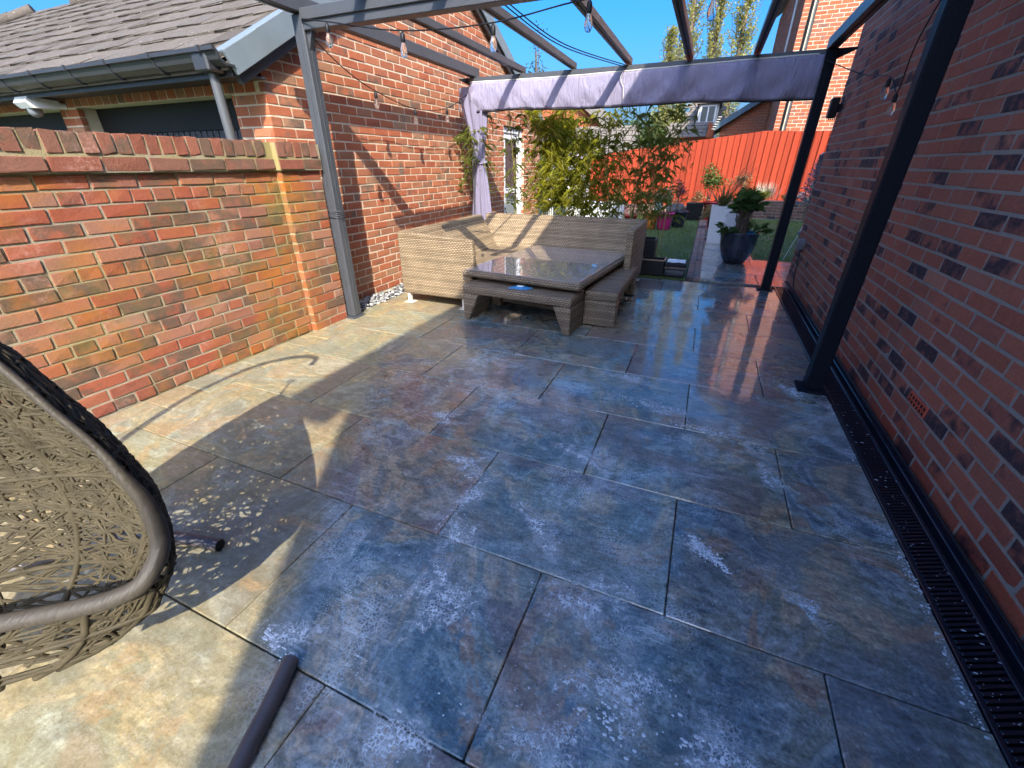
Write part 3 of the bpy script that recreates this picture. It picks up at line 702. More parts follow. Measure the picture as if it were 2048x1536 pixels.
for r_ in range(nrow+1):
    s0 = r_*EXP; o = np.array([0, 2.575, rz(2.575)-.045])+up1*s0
    x = GX+0.058-TW*(1 if r_ % 2 == 0 else 1.5)
    if r_ % 2: tm.append(frame(o+np.array([GX+.058-TW*.5, 0, 0]), (.5, 0, 0), up1, nr1))
    while x > HIPX(o[1]):
        tm.append(frame(o+np.array([x, 0, 0])+nr1*rng.uniform(-.002, .003), (1, 0, 0), up1, nr1)); x -= TW
pieces('roof_tile', tt, tm, M_TILE, ga, 300)
# left hip face and the far slope
hp = MB(); hp.add([(-14.9, 2.60, rz(2.60)-.03), (HIPX(RY)+.1, RY, RZ+.0), (-14.9, GFAR, rz2(GFAR)-.03), (-15.0, 2.60, rz(2.60)-.1)], [(0, 1, 2)]); hp.build('hip_slope', M_TILE, ga)
hb = MB()
for k in range(12):
    y_ = 2.75+k*0.25; hb.tube([(HIPX(y_), y_, rz(y_)+.01), (HIPX(y_+.26), y_+.26, rz(y_+.26)+.02)], .09, 8)
hb.build('hip_tiles', M_TILE, ga)
k = -10.5
while k < GX-.1:
    MB().tube([(k, RY, RZ-.01), (k+.44, RY, RZ)], 0.11, 10).build('ridge_tile', M_TILE, ga); k += 0.45
# verge caps down the gable edge
for side, n_ in ((0, 10), (1, 11)):
    a2 = A_ if side == 0 else -math.atan(S2)
    u2 = np.array([0, math.cos(a2), math.sin(a2)]); n2 = np.array([0, -math.sin(a2), math.cos(a2)])
    for k in range(n_):
        if side == 0: o = np.array([GX, 2.585, rz(2.585)])+u2*k*0.352
        else: o = np.array([GX, RY, RZ])+u2*k*0.37
        L_ = 0.36 if side == 0 else .378
        m_ = frame(o+n2*(0.001*(k % 2)), (1, 0, 0), u2, n2)
        q = MB().box((0.062, 0, -0.135), (0.092, L_, 0.022+.002*(k % 2)), .004, m_).box((-0.03, 0.001, 0.004), (0.0625, L_-.001, 0.021), .003, m_)
        q.build('verge_cap', M_LEAD, ga)
    o = np.array([GX, 2.6, rz(2.6)]) if side == 0 else np.array([GX, RY, RZ])
    ln2 = 3.55 if side == 0 else 4.2
    MB().box((0.005, 0.0, -0.20), (0.06, ln2, -0.06), .003, frame(o, (1, 0, 0), u2, n2)).build('barge_board', M_FASCIA, ga)
# white side door of the garage
dr = MB().box((GX-.10, 7.57, 0.0), (GX-.045, 7.66, 1.92), .006).box((GX-.10, 8.40, 0.0), (GX-.045, 8.49, 1.92), .006).box((GX-.10, 7.66, 1.83), (GX-.045, 8.40, 1.92), .006).build('door', M_WHITE, ga)
MB().box((GX-.085, 7.665, 0.02), (GX-.065, 7.76, 1.825), .003).box((GX-.085, 8.30, .02), (GX-.065, 8.395, 1.825), .003).box((GX-.085, 7.76, .02), (GX-.065, 8.30, .16), .003).box((GX-.085, 7.76, .86), (GX-.065, 8.30, .95), .003).box((GX-.085, 7.76, 1.73), (GX-.065, 8.30, 1.825), .003).build('door_leaf', M_WHITE, dr)
MB().box((GX-.08, 7.76, .16), (GX-.072, 8.30, 1.73)).build('pane', M_GLASS, dr)
MB().tube([(GX-.05, 7.72, .98), (GX-.03, 7.72, .98), (GX-.03, 7.82, .98)], .009, 8).build('handle', M_METAL, dr)

# security camera
sc_ = thing('security_camera', (-6.22, GY-.02, 1.86), 'white bullet security camera on the brick pier between the garage doors', 'camera')
MB().prism([(2.60, 1.875), (2.63, 1.925), (2.86, 1.905), (2.88, 1.87), (2.86, 1.835), (2.64, 1.83)], 0, -6.42, -6.20).build('housing', M_WHITE, sc_)
MB().lathe([(0.001, -.075), (.035, -.065), (.055, -.04), (.058, 0), (.05, .02)], (-6.32, 2.70, 1.83), 18).build('lens_dome', M_GREYBOX, sc_)
MB().tube([(-6.24, 2.84, 1.865), (-6.22, 2.92, 1.865)], .028, 12).build('mount', M_WHITE, sc_)

# ================================================================== HOUSE (right)
HX = 1.165
ho = thing('house', (4.5, 1.5, 0), 'dark red brick house wall with grey mortar along the right of the patio', 'house')
hw = MB().box((HX+.0022, -3.5, -0.1), (12.0, 6.5, 5.0)).build('wall', M_MO_HO, ho)
ms = lay_bricks((HX, 0, 0), (-1, 0, 0), 0.012, 4.98, lambda z: [(-6.5, 3.5)], 0.0768, 'stretcher', shift=0.03, joint=0.0125, jit=0.0008)
pieces('brick', BT, ms, M_BR_HO, hw, 300)
# the corner return, facing the garden
ms = lay_bricks((0, 6.5, 0), (0, 1, 0), 0.012, 4.98, lambda z: [(-3.2, -HX-.002)], 0.0768, 'stretcher')
pieces('brick', BT, ms, M_BR_HO, hw, 0)
MB().prism([(0.80, 4.97), (0.80, 5.10), (6.6, 8.75), (12.4, 5.1), (12.4, 4.97), (6.6, 8.62)], 1, -3.70, 6.72).build('roof', M_TILE2, ho)
MB().prism([(1.2, 5.001), (12.0, 5.001), (6.6, 8.5)], 1, -3.48, 6.48).build('gable_infill', M_BR_HO, ho)
MB().box((0.80, -3.7, 4.93), (1.16, 6.72, 4.966)).build('soffit', M_FASCIA, ho)
ab = MB().box((HX-.006, 2.36, 0.245), (HX+.01, 2.565, 0.305), .003).build('air_brick', simple('terracotta', (0.50, 0.075, 0.03), 0.6, var=0.15, bump=.3), hw)
for k in range(6):
    for j in (0, 1): MB().box((HX-.0075, 2.375+k*.032, .254+j*.025), (HX-.002, 2.39+k*.032, .269+j*.025)).build('vent_hole', M_BLACK, ab)

# drain channel along the house
dr = thing('drain_channel', (1.05, 3.0, 0), 'black slotted drainage channel between the slabs and the brick house', 'drain')
MB().box((0.968, -0.6, -0.11), (1.158, 6.3, -0.075)).build('trough', M_DRAIN, dr)
MB().box((0.968, -0.6, -0.074), (0.986, 6.3, -0.004), .003).box((1.086, -0.6, -0.074), (1.104, 6.3, -0.004), .003).box((1.122, -0.6, -0.074), (1.158, 6.3, 0.012), .003).build('channel_rail', M_DRAIN, dr)
vv, ff = chbox(np.array([-.057, -.0055, -.022]), np.array([.057, .0055, 0.0]), .002)
a_ = math.radians(24)
sm = []
y = 0.2
while y < 6.2:
    sm.append(frame((1.036, y, -0.006), (math.cos(a_)*.93, math.sin(a_)*.93, 0), (-math.sin(a_), math.cos(a_), 0), (0, 0, 1))); y += 0.0202
pieces('grate_bar', [(vv, ff)], sm, M_DRAIN, dr, 300)

# ================================================================== PERGOLA
pg = thing('pergola', (-1.05, 4.45, 0), 'dark grey metal pergola frame with open rafters over the patio', 'pergola')
XL, XR, YF, YB, PT = -3.02, 0.885, 3.085, 5.84, 2.22
def post(x, y, mat, ribs):
    p = MB().box((x-.048, y-.048, 0.012), (x+.048, y+.048, PT+.10), .006)
    o = p.build('post', mat, pg)
    r_ = MB()
    for k in range(7): r_.box((x-.041+k*.0125, y-.0512, 0.03), (x-.0345+k*.0125, y-.0465, PT), .001)
    if not ribs:
        r_ = MB().box((x-.006, y-.0515, .03), (x+.006, y-.047, PT)).box((x+.0465, y-.006, .03), (x+.0515, y+.006, PT))
    r_.build('post_groove', mat, o)
    MB().box((x-.095, y-.095, 0.001), (x+.075, y+.075, 0.012), .003).build('base_plate', mat, o)
    for sx in (-.078, .06): MB().lathe([(0.009, 0), (.009, .007), (.004, .009)], (x+sx, y-.075, .012), 6, False).build('bolt', mat, o)
    return o
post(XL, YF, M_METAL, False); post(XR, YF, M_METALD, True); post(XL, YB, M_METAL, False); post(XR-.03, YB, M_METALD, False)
q = MB()
for k in range(5): q.tube([(XL+.058*math.cos(a)*(1.2 if abs(math.cos(a)) > .7 else 1), YF+.058*math.sin(a)*(1.2 if abs(math.sin(a)) > .7 else 1), .93+k*.012+.006*math.sin(a*2+k)) for a in np.linspace(0, 2*PI, 16, endpoint=False)], .003, 5, True)
q.build('wire_tie', M_METAL, pg)
def beam(name, a, b, mat): return MB().box(a, b, .005).build(name, mat, pg)
bm = beam('beam', (XL+.05, YF-.045, PT), (XR-.05, YF+.045, PT+.12), M_METAL)
MB().box((XL+.05, YF-.062, PT+.055), (XR-.05, YF-.0455, PT+.125), .003).build('beam_lip', M_METAL, bm)
bm = beam('beam', (XL+.05, YB-.04, PT+.0), (XR-.08, YB+.04, PT+.10), M_METAL)
for i in range(7):
    x = XL+0.0+(XR-XL-.03)*i/6.0
    m_ = M_METAL
    o = MB().box((x-.034, YF-0.42, PT+.121), (x+.034, YB+.10, PT+.181), .004) if 0 < i < 6 else MB().box((x-.045, YF-.40, PT+.105), (x+.045, YB+.08, PT+.205), .005)
    o = o.build('rafter', m_, pg)
    MB().box((x-.008, YF-.41, PT+.103 if i in (0, 6) else PT+.118), (x+.008, YB+.07, PT+.1045 if i in (0, 6) else PT+.1205)).build('rafter_groove', M_METALD, o)
    if 0 < i < 6:
        MB().box((x-.05, YF-.048, PT+.1215), (x-.0345, YF+.03, PT+.150), .002).build('rafter_cleat', M_METALD, o)
        for yy in (YF-.052, YB-.046): MB().lathe([(.008, 0), (.008, .006), (.004, .008)], (0, 0, 0), 6, False, frame((x, yy, PT+.085), (1, 0, 0), (0, 0, 1), (0, -1, 0))).build('bolt', M_METALD, o)
for x, sg in ((XL, -1), (XR-.03, 1)):
    MB().prism([(x+sg*.05, PT+.02), (x+sg*.20, PT+.085), (x+sg*.20, PT+.10), (x+sg*.05, PT+.10)], 1, YB-.02, YB+.02).build('end_bracket', M_METALD, pg)
    MB().prism([(x-sg*.049, PT-.0), (x-sg*.049, PT-.11), (x-sg*.10, PT-.0)], 1, YF-.02, YF+.02).build('corner_gusset', M_METAL, pg)

# ---- string lights
def catenary(a, b, sag, n=24):
    a = np.array(a); b = np.array(b); t = np.linspace(0, 1, n)[:, None]
    return a+(b-a)*t-np.array([0, 0, 1.0])*sag*4*t*(1-t)
BPROF = [(0.001, -.088), (.012, -.085), (.021, -.070), (.0235, -.052), (.021, -.032), (.014, -.012), (.012, .0)]
def bulb(parent, p):
    s_ = MB().lathe([(.0125, -.002), (.0155, .008), (.0155, .040), (.010, .050), (.004, .058)], p, 12).build('socket', M_BLACK, parent)
    MB().lathe(BPROF, (p[0], p[1], p[2]+.0), 16).build('bulb', M_BULB, s_)
    MB().tube([(p[0], p[1], p[2]-.01), (p[0]+.004, p[1], p[2]-.06)], .0012, 4).build('filament', M_ORANGE, s_)
def lights(label, runs, bulbs, grp='festoon strings on the pergola'):
    t = thing('string_lights', tuple(bulbs[0]), label, 'string lights', grp)
    q = MB()
    for r_ in runs: q.tube(r_, 0.0042, 6)
    q.build('cable', M_BLACK, t)
    for p in bulbs: bulb(t, p)
A = [(-2.95, 3.02, 2.28), (-2.70, 2.99, 2.235), (-2.07, 2.99, 2.13), (-1.40, 2.99, 2.11), (-0.80, 2.99, 2.16), (-.15, 2.99, 2.15), (.5, 2.99, 2.2), (.84, 3.0, 2.3)]
def smooth(P, n=8):
    P = np.array(P, float); out = []
    for i in range(len(P)-1):
        p0, p1, p2, p3 = P[max(i-1, 0)], P[i], P[i+1], P[min(i+2, len(P)-1)]
        for t in np.linspace(0, 1, n, endpoint=False):
            out.append(0.5*((2*p1)+(-p0+p2)*t+(2*p0-5*p1+4*p2-p3)*t*t+(-p0+3*p1-3*p2+p3)*t**3))
    return np.array(out+[P[-1]])
dn = lambda p: (p[0], p[1], p[2]-.062)
lights('festoon bulb string strung along the front pergola beam', [smooth(A)], [dn(p) for p in A[1:-1]])
Bq = [(-3.0, 3.14, 2.20), (-3.07, 3.55, 2.06), (-3.13, 3.98, 1.97), (-3.14, 4.64, 1.885), (-3.13, 5.31, 1.95), (-3.10, 5.80, 2.15)]
lights('festoon bulb string sagging in front of the garage brickwork', [smooth(Bq)], [dn(p) for p in Bq[2:5]]+[(-3.115, 5.62, 2.02)])
Cq = [(.80, 5.80, 2.24), (1.06, 5.4, 2.05), (1.12, 4.72, 1.93), (1.12, 4.42, 1.80), (1.0, 3.9, 2.0), (.90, 3.2, 2.22)]
lights('festoon bulb string hanging against the shaded house wall', [smooth(Cq)], [dn(Cq[2]), dn(Cq[3])])
cw = smooth([(-1.60, 3.10, 2.40), (-1.55, 3.6, 2.33), (-1.42, 4.5, 2.27), (-1.10, 5.78, 2.30)])
t = MB(); t.tube(cw, .0045, 6); t.tube(cw+np.array([.022, 0, .012]), .0045, 6); t.build('cable', M_BLACK, None, 'pair of thin black cables looping from beam to beam under the sky', 'cable')

# ---- valance and curtain
nx, nz = 150, 14
xs = np.linspace(-3.04, 0.80, nx); V = []; 
for j in range(nz):
    t = j/(nz-1)
    for i, x in enumerate(xs):
        zt = 2.262-0.012*math.sin((x+3.04)*1.3); zb = 1.965-0.022*abs(math.sin(x*1.55+.6))-0.02*(x+3)/3.8
        yv = 5.775-0.012*math.sin(x*5.2+t*1.3)*t-.008*math.sin(x*13+2*t)-0.006*math.sin(x*31+5*t)*t-0.02*math.sin(PI*t)
        yv -= .016*math.sin((x*2.2+t*1.1)*6+1.5*math.sin(x*2.1))*t*(1 if x > -.9 else .45)+.008*max(0, math.sin((x-t*.35)*19+2*math.sin(x*3)))*(.3+t)
        V.append((x, yv, zt+(zb-zt)*t))
F = [(j*nx+i, j*nx+i+1, (j+1)*nx+i+1, (j+1)*nx+i) for j in range(nz-1) for i in range(nx-1)]
va = thing('canopy_valance', (-1.1, 5.78, 1.95), 'lavender grey fabric valance hanging from the rear pergola beam', 'canopy')
o = MB().add(V, F, True).build('fabric', M_CLOTH, va)
md = o.modifiers.new('t', 'SOLIDIFY'); md.thickness = .003
bot = np.array(V[-nx:])+np.array([0, .006, -.006]); MB().tube(bot, .010, 8).build('hem', M_BLACK, va)
top = np.array(V[:nx])+np.array([0, .0, .006]); MB().tube(top[::3], .007, 6).build('rail', M_CREAM, va)
MB().tube([(-1.10, 5.745, 2.27), (-1.13, 5.735, 2.2), (-1.09, 5.73, 2.12), (-1.07, 5.735, 2.0)], .004, 6).build('tie_cord', M_CREAM, va)

M_DRAPE = simple('mauve_grey_drape', (0.20, 0.18, 0.255), 0.85, var=0.08)
prof = [(2.22, -3.02, .26), (2.10, -3.02, .25), (1.95, -3.01, .22), (1.75, -2.99, .17), (1.55, -2.965, .105), (1.42, -2.95, .075), (1.32, -2.945, .080), (1.15, -2.95, .115), (.95, -2.955, .15), (.75, -2.955, .175), (.45, -2.95, .20), (.12, -2.95, .21)]
seg = 72; V = []
for z, xc, w_ in prof:
    for k in range(seg):
        a = 2*PI*k/seg; fold = 1+0.16*math.sin(a*9+z*1.5)+.09*math.sin(a*14+1.3)
        V.append((xc+w_*.72*math.cos(a)*fold, 5.83+.055*math.sin(a)*fold*(.6+w_*2.4)+.0, z))
F = [(j*seg+k, j*seg+(k+1) % seg, (j+1)*seg+(k+1) % seg, (j+1)*seg+k) for j in range(len(prof)-1) for k in range(seg)]
cu = thing('curtain', (-2.95, 5.83, .1), 'lavender grey curtain tied back at the far left pergola post', 'curtain')
MB().add(V, F, True).build('drape', M_DRAPE, cu)
MB().tube([(-2.945+.085*math.cos(a), 5.83+.05*math.sin(a), 1.37+.02*math.sin(a)) for a in np.linspace(0, 2*PI, 20, endpoint=False)], .012, 6, True).build('tie_back', M_DRAPE, cu)

# ================================================================== WICKER FURNITURE
so_ = thing('corner_sofa', (-1.8, 4.9, 0), 'tan woven rattan corner sofa without cushions under the pergola', 'sofa')
SX0, SX1, SY0, SY1 = -2.85, -0.62, 3.68, 5.78     # outer footprint
def wedge(poly, ax, a, b, name, parent=so_, mat=M_WICK):
    o = MB().prism(poly, ax, a, b).build(name, mat, parent)
    bv = o.modifiers.new('b', 'BEVEL'); bv.width = .016; bv.segments = 2; bv.limit_method = 'ANGLE'
    return o
wedge([(-2.85, .105), (-2.85, .735), (-2.805, .738), (-2.05, .700), (-1.99, .69), (-1.97, .42), (-2.08, .105)], 1, SY0, SY0+.075, 'arm_panel')
wedge([(SX0, .10), (SX0-.01, .735), (SX0+.075, .735), (SX0+.30, .345), (SX0+.30, .10)], 1, SY0+.076, SY1-.30, 'backrest')
wedge([(SY1, .10), (SY1+.01, .735), (SY1-.075, .735), (SY1-.30, .345), (SY1-.30, .10)], 0, SX0+.02, SX1-.076, 'backrest')
wedge([(4.72, .06), (4.70, .70), (4.74, .735), (5.79, .735), (5.78, .06)], 0, SX1-.075, SX1, 'arm_panel')
wedge([(SX0+.301, SY0+.08), (-2.02, SY0+.08), (-2.02, 4.86), (SX1-.076, 4.86), (SX1-.076, SY1-.301), (SX0+.301, SY1-.301)], 2, .11, .345, 'seat')
for p in ((-2.80, 3.72), (-2.12, 3.72), (-2.80, 5.7), (-.68, 5.7), (-.68, 4.78)):
    MB().box((p[0]-.02, p[1]-.02, .004), (p[0]+.02, p[1]+.02, .12), .004).box((p[0]-.05, p[1]-.05, .001), (p[0]+.06, p[1]+.05, .006)).build('foot', M_CREAM, so_)

tb = thing('coffee_table', (-1.38, 4.3, 0), 'low woven rattan table with a wet glass top in front of the sofa', 'table')
TA = math.radians(-6.0); TM = rotz(TA, (-1.375, 4.33, 0)); TZ = .435
W2, L2 = .61, .80
for nm, a, b in (('rim', (-W2, -L2, TZ-.06), (W2, -L2+.055, TZ)), ('rim', (-W2, L2-.055, TZ-.06), (W2, L2, TZ)), ('rim', (-W2, -L2+.0551, TZ-.06), (-W2+.055, L2-.0551, TZ)), ('rim', (W2-.055, -L2+.0551, TZ-.06), (W2, L2-.0551, TZ))):
    MB().box(a, b, .014, TM).build(nm, M_WICKG, tb)
MB().box((-W2+.056, -L2+.056, TZ-.03), (W2-.056, L2-.056, TZ-.022), 0, TM).build('tabletop_weave', M_WICK, tb)
MB().box((-W2+.03, -L2+.03, TZ+.0005), (W2-.03, L2-.03, TZ+.0065), .002, TM).build('glass_top', M_TGLASS, tb)
for sx in (-1, 1):
    for sy_ in (-1, 1): MB().box((sx*(W2-.16)-.05, sy_*(L2-.42)-.05, 0), (sx*(W2-.16)+.05, sy_*(L2-.42)+.05, TZ-.061), .01, TM).build('leg', M_WICKG, tb)
MB().box((-W2+.16, -L2+.42, .04), (W2-.16, L2-.42, .07), 0, TM).build('shelf', M_WICKG, tb)

def bench(label, Mx, L_, W_, H_):
    t = thing('bench', tuple(Mx[:3, 3]), label, 'bench', 'low rattan benches')
    th = .085
    pr = [(-L_/2, 0), (-L_/2+.065, 0), (-L_/2+.17, H_-th), (L_/2-.17, H_-th), (L_/2-.065, 0), (L_/2, 0), (L_/2, H_), (-L_/2, H_)]
    o = MB().prism([(-L_/2, H_-th+.001), (L_/2, H_-th+.001), (L_/2, H_), (-L_/2, H_)], 1, -W_/2, W_/2)
    def fin(mb, nm):
        me = MB()
        me.add(xf(Mx, np.concatenate(mb.v)), mb.f); ob = me.build(nm, M_WICKG, t)
        bv = ob.modifiers.new('b', 'BEVEL'); bv.width = .018; bv.segments = 2
    fin(o, 'seat')
    for s_ in (-1, 1):
        fin(MB().prism([(s_*L_/2, 0), (s_*(L_/2-.065), 0), (s_*(L_/2-.17), H_-th), (s_*L_/2, H_-th)], 1, -W_/2, W_/2), 'leg')
bench('grey brown rattan bench with tapered legs at the near side of the table', rotz(math.radians(-4), (-1.42, 3.575, 0.004)), 1.09, .36, .335)
bench('grey brown rattan bench tucked along the right side of the table', rotz(math.radians(90), (-.715, 4.34, 0.004)), 1.24, .30, .325)
bp = thing('wipes_packet', (-1.41, 3.50, .34), 'crumpled blue packet lying on the near bench', 'packet')
q = MB(); nn = 9; V = []
for j in range(nn):
    for i in range(nn):
        u_, v_ = i/(nn-1)-.5, j/(nn-1)-.5
        V.append((-1.405+u_*.17+v_*.05, 3.505+v_*.085, .3415+.016*max(0, (1-(2*u_)**4)*(1-(2*v_)**4))+.006*math.sin(u_*23+v_*31)*math.sin(u_*9-v_*17)))
q.add(V, [(j*nn+i, j*nn+i+1, (j+1)*nn+i+1, (j+1)*nn+i) for j in range(nn-1) for i in range(nn-1)]); q.build('wrapper', M_BLUE, bp)
MB().box((-1.44, 3.488, .3585), (-1.375, 3.522, .366), .003).build('flap', M_WHITE, bp)

# ================================================================== HANGING EGG CHAIR
ec = thing('egg_chair', (-1.45, .15, 0), 'woven rattan hanging egg chair on a curved tube stand at the left edge', 'chair')
WA = np.array([.75, .661, 0]); NA = np.array([-.661, .75, 0]); C0 = np.array([-1.385, .02, -.015])
loc = lambda w_, n_, z_: C0+WA*w_+NA*n_+np.array([0, 0, z_])
PZ = np.array([.22, .235, .28, .36, .46, .55, .66, .75, .82, .91, 1.01, 1.15, 1.30, 1.42]); PR = np.array([.0, .14, .27, .38, .44, .457, .455, .43, .405, .36, .31, .22, .11, .015])
Rz = lambda z: np.interp(z, PZ, PR)
Nz = lambda z: np.interp(z, [.2, .5, .75, 1.42], [.0, .0, .03, .17])
AX = .17
RIMP = [(0, -.03, .468), (.15, -.045, .470), (.29, -.06, .476), (.37, -.062, .484), (.425, -.05, .505), (.456, -.005, .56), (.456, .018, .66), (.432, .03, .75), (.407, .045, .82), (.362, .06, .91), (.312, .08, 1.01), (.222, .11, 1.15), (.11, .14, 1.28), (0, .155, 1.34)]
rim = RIMP+[(-w_, n_, z_) for w_, n_, z_ in RIMP[-2:0:-1]]
R3 = np.array([loc(*p) for p in rim]); R3c = smooth(np.concatenate([R3, R3[:1]]), 6)[:-1]
rr = np.array([.020 if p[2] < .60 else max(.008, .020-.06*(p[2]-.60)) for p in R3c])
MB().tube(R3c, rr, 14, True).build('rim', M_RIM, ec)
def shell(th, z_, e=1.0):
    r_ = Rz(z_)*e; sn = math.sin(th); return r_*math.cos(th), Nz(z_)+r_*sn*(.62 if sn > 0 else .14), z_
opening = lambda th, z_: z_ > .472 and math.sin(th) < -.01
sh = MB()
def strand(path, rad, mb, seg_=5):
    cur = []
    for (th, z_, e) in path:
        if opening(th, z_):
            if len(cur) > 3: mb.tube([loc(*c) for c in cur], rad, seg_, cap=False)
            cur = []
        else: cur.append(shell(th, z_, e))
    if len(cur) > 3: mb.tube([loc(*c) for c in cur], rad, seg_, cap=False)
for k in range(1250):
    th = rng.uniform(-.6, PI+.6); z_ = rng.choice([rng.uniform(.26, 1.36), rng.uniform(.26, .80)]); ang = rng.choice([rng.gauss(.55, .25), rng.gauss(2.6, .25), rng.gauss(0.1, .2), rng.gauss(1.3, .2)]); bend = rng.gauss(0, .35)
    if z_ < .47 and rng.random() < .5: th = rng.uniform(0, 2*PI)
    P_ = []; L_ = rng.uniform(.30, .85); st = 14
    for i in range(st):
        r_ = max(Rz(z_), .06); P_.append((th, z_, 1+.006*math.sin(i*1.9+k)/max(r_, .1)))
        d_ = L_/st; slope = np.interp(z_+.01, PZ, PR)-np.interp(z_-.01, PZ, PR); g_ = math.hypot(slope/.02, 1)
        th += d_*math.cos(ang)/r_; z_ += d_*math.sin(ang)/g_; ang += bend*d_*3
        if not .235 < z_ < 1.40: break
    if len(P_) > 3: strand(P_, rng.uniform(.0030, .0052), sh, 4)
sh.build('woven_shell', M_CHAIR, ec, kind='stuff')
for k in range(12):
    th = 2*PI*k/12+.2
    q = MB(); strand([(th, z_, 1.) for z_ in np.linspace(.235, 1.40, 34)], .0085, q, 7)
    if q.n: q.build('rib', M_CHAIR, ec)
for z_ in (.27, .36, .62, .95):
    q = MB(); strand([(t_, z_, 1.) for t_ in np.linspace(0, 2*PI, 60)], .0075, q, 7); q.build('hoop', M_CHAIR, ec)
TOP = loc(0, AX, 1.42)
MB().tube([TOP+np.array([0, 0, -.02]), TOP+np.array([0, 0, .14])], .008, 8).tube([TOP+np.array([.02*math.cos(a), 0, .16+.02*math.sin(a)]) for a in np.linspace(0, 2*PI, 12, endpoint=False)], .005, 6, True).build('hanger', M_TUBE, ec)
pole = smooth([(-2.02, -.10, .03), (-2.08, -.18, .5), (-2.08, -.20, 1.0), (-2.02, -.12, 1.4), (-1.88, .05, 1.68), (-1.70, .22, 1.78), (-1.55, .34, 1.74), (-1.54, .345, 1.63)], 7)
MB().tube(pole, .021, 12).build('pole', M_TUBE, ec)
base = smooth([(-.895, .41, .024), (-.835, .25, .024), (-.80, .08, .024), (-.90, -.22, .024), (-1.25, -.48, .024), (-1.75, -.42, .024), (-2.08, -.12, .024), (-2.10, .22, .024), (-1.90, .49, .024), (-1.70, .57, .024), (-1.50, .615, .024)], 7)
MB().tube(base, .0235, 14, cap=False).build('base_ring', M_TUBE, ec)
for i_, j_ in ((0, 1), (-1, -2)):
    d_ = base[i_]-base[j_]; d_ /= np.linalg.norm(d_); MB().tube([base[i_]-d_*.004, base[i_]+d_*.0], .019, 12).build('end_plug', M_BLACK, ec)

# ================================================================== WALL FITTINGS
fl = thing('floodlight', (1.15, 6.40, 1.8), 'black box floodlight fixed near the far corner of the house wall', 'light')
FM = frame((1.10, 6.38, 1.885), (1, 0, 0), (0, 1, 0), (0, 0, 1))
MB().box((-.045, -.055, -.095), (.035, .055, .095), .012, FM).build('housing', M_BLACK, fl)
MB().box((.035, -.03, -.04), (.066, .03, .04), .005, FM).build('bracket', M_BLACK, fl)
for k in range(4): MB().tube([(1.075+k*.018, 6.34, 1.792), (1.075+k*.018, 6.34, 1.772)], .006, 6).build('gland', M_BLACK, fl)
sb = thing('outdoor_socket', (1.15, 6.08, .5), 'grey outdoor socket box with a black cable low on the house wall', 'socket')
MB().box((1.095, 6.02, .45), (1.163, 6.14, .56), .008).build('box', M_GREYBOX, sb)
MB().box((1.088, 6.025, .455), (1.0955, 6.135, .545), .004).build('cover', M_GREYBOX, sb)
MB().tube(smooth([(1.13, 6.07, .455), (1.145, 6.03, .34), (1.14, 5.98, .2), (1.15, 5.93, .06), (1.148, 5.6, .022), (1.147, 4.4, .026), (1.149, 3.2, .024), (1.147, 1.2, .026)]), .006, 6).build('cable', M_BLACK, sb)
cd = thing('clothes_line', (1.35, 7.9, 0), 'thin pale cord hanging with a blue peg beyond the house corner', 'cord')
MB().tube([(1.62, 8.6, .95), (1.42, 8.0, .40), (1.28, 7.85, .02)], .004, 5).build('cord', M_WHITE, cd)
MB().box((1.40, 7.97, .37), (1.45, 8.02, .43), .006).build('peg', M_LEAD, cd)

# ================================================================== FENCE AND RAISED BED
FYp = 15.5
def ftop(x):
    return float(np.interp(x, [-5.2, -4.3, -2.82, -.97, 1.18, 2.9, 5.0], [1.40, 1.50, 1.71, 1.93, 2.18, 2.15, 2.13]))
fe = thing('fence', (-.5, FYp, 0), 'bright orange stained vertical board fence across the end of the garden', 'fence')
x = -5.2; i = 0
while x < 5.0:
    w_ = .166; t_ = ftop(x+w_/2)
    q = MB(); dz = (ftop(x+w_)-ftop(x)); yo = FYp+(0 if i % 2 else .006)
    q.add([(x, yo-.034, 0.0), (x+w_+.012, yo, 0.0), (x+w_+.012, yo, t_+dz/2), (x, yo-.034, t_-dz/2), (x, yo-.01, 0.0), (x+w_+.012, yo+.012, 0.0), (x+w_+.012, yo+.012, t_+dz/2), (x, yo-.01, t_-dz/2)],
          [(0, 1, 2, 3), (4, 7, 6, 5), (3, 2, 6, 7), (0, 3, 7, 4), (1, 5, 6, 2), (0, 4, 5, 1)])
    q.build('board', M_FENCE, fe); x += w_; i += 1
for z_ in (.4, 1.1): MB().box((-5.2, FYp+.03, z_), (5.0, FYp+.08, z_+.07)).build('rail', M_FENCE, fe)
for x in (-4.2, -2.3, -.9, 1.2, 3.1): MB().box((x-.04, FYp+.03, 0), (x+.04, FYp+.11, ftop(x)-.1)).build('fence_post', M_FENCE, fe)

rb = thing('raised_bed', (1.5, 14.6, 0), 'low brick retaining wall of the planted bed below the fence', 'wall')
def bed(x0, x1, y, zt):
    c = MB().box((x0, y+.004, -.1), (x1, y+.2, zt-.01)).build('wall_core', M_MO_HO, rb)
    ms = lay_bricks((0, y, 0), (0, -1, 0), 0.0, zt, lambda z: [(x0, x1)], .078)
    pieces('brick', BT, ms, M_BR_DK, c, 60)
    MB().box((x0, y-.01, zt+.001), (x1, y+.22, zt+.035), .006).build('coping', M_SETT, rb)
    MB().box((x0, y+.21, -.1), (x1, FYp-.02, zt-.04)).build('bed_soil', M_SOIL, rb)
M_BR_DK = brick_mat('bed_brick', [(0, (0.14, 0.075, 0.055)), (0.5, (0.19, 0.10, 0.075)), (1, (0.12, 0.08, 0.065))], dark=.3)
bed(.55, 4.4, 14.3, .42); bed(-4.2, .5, 14.18, .22)

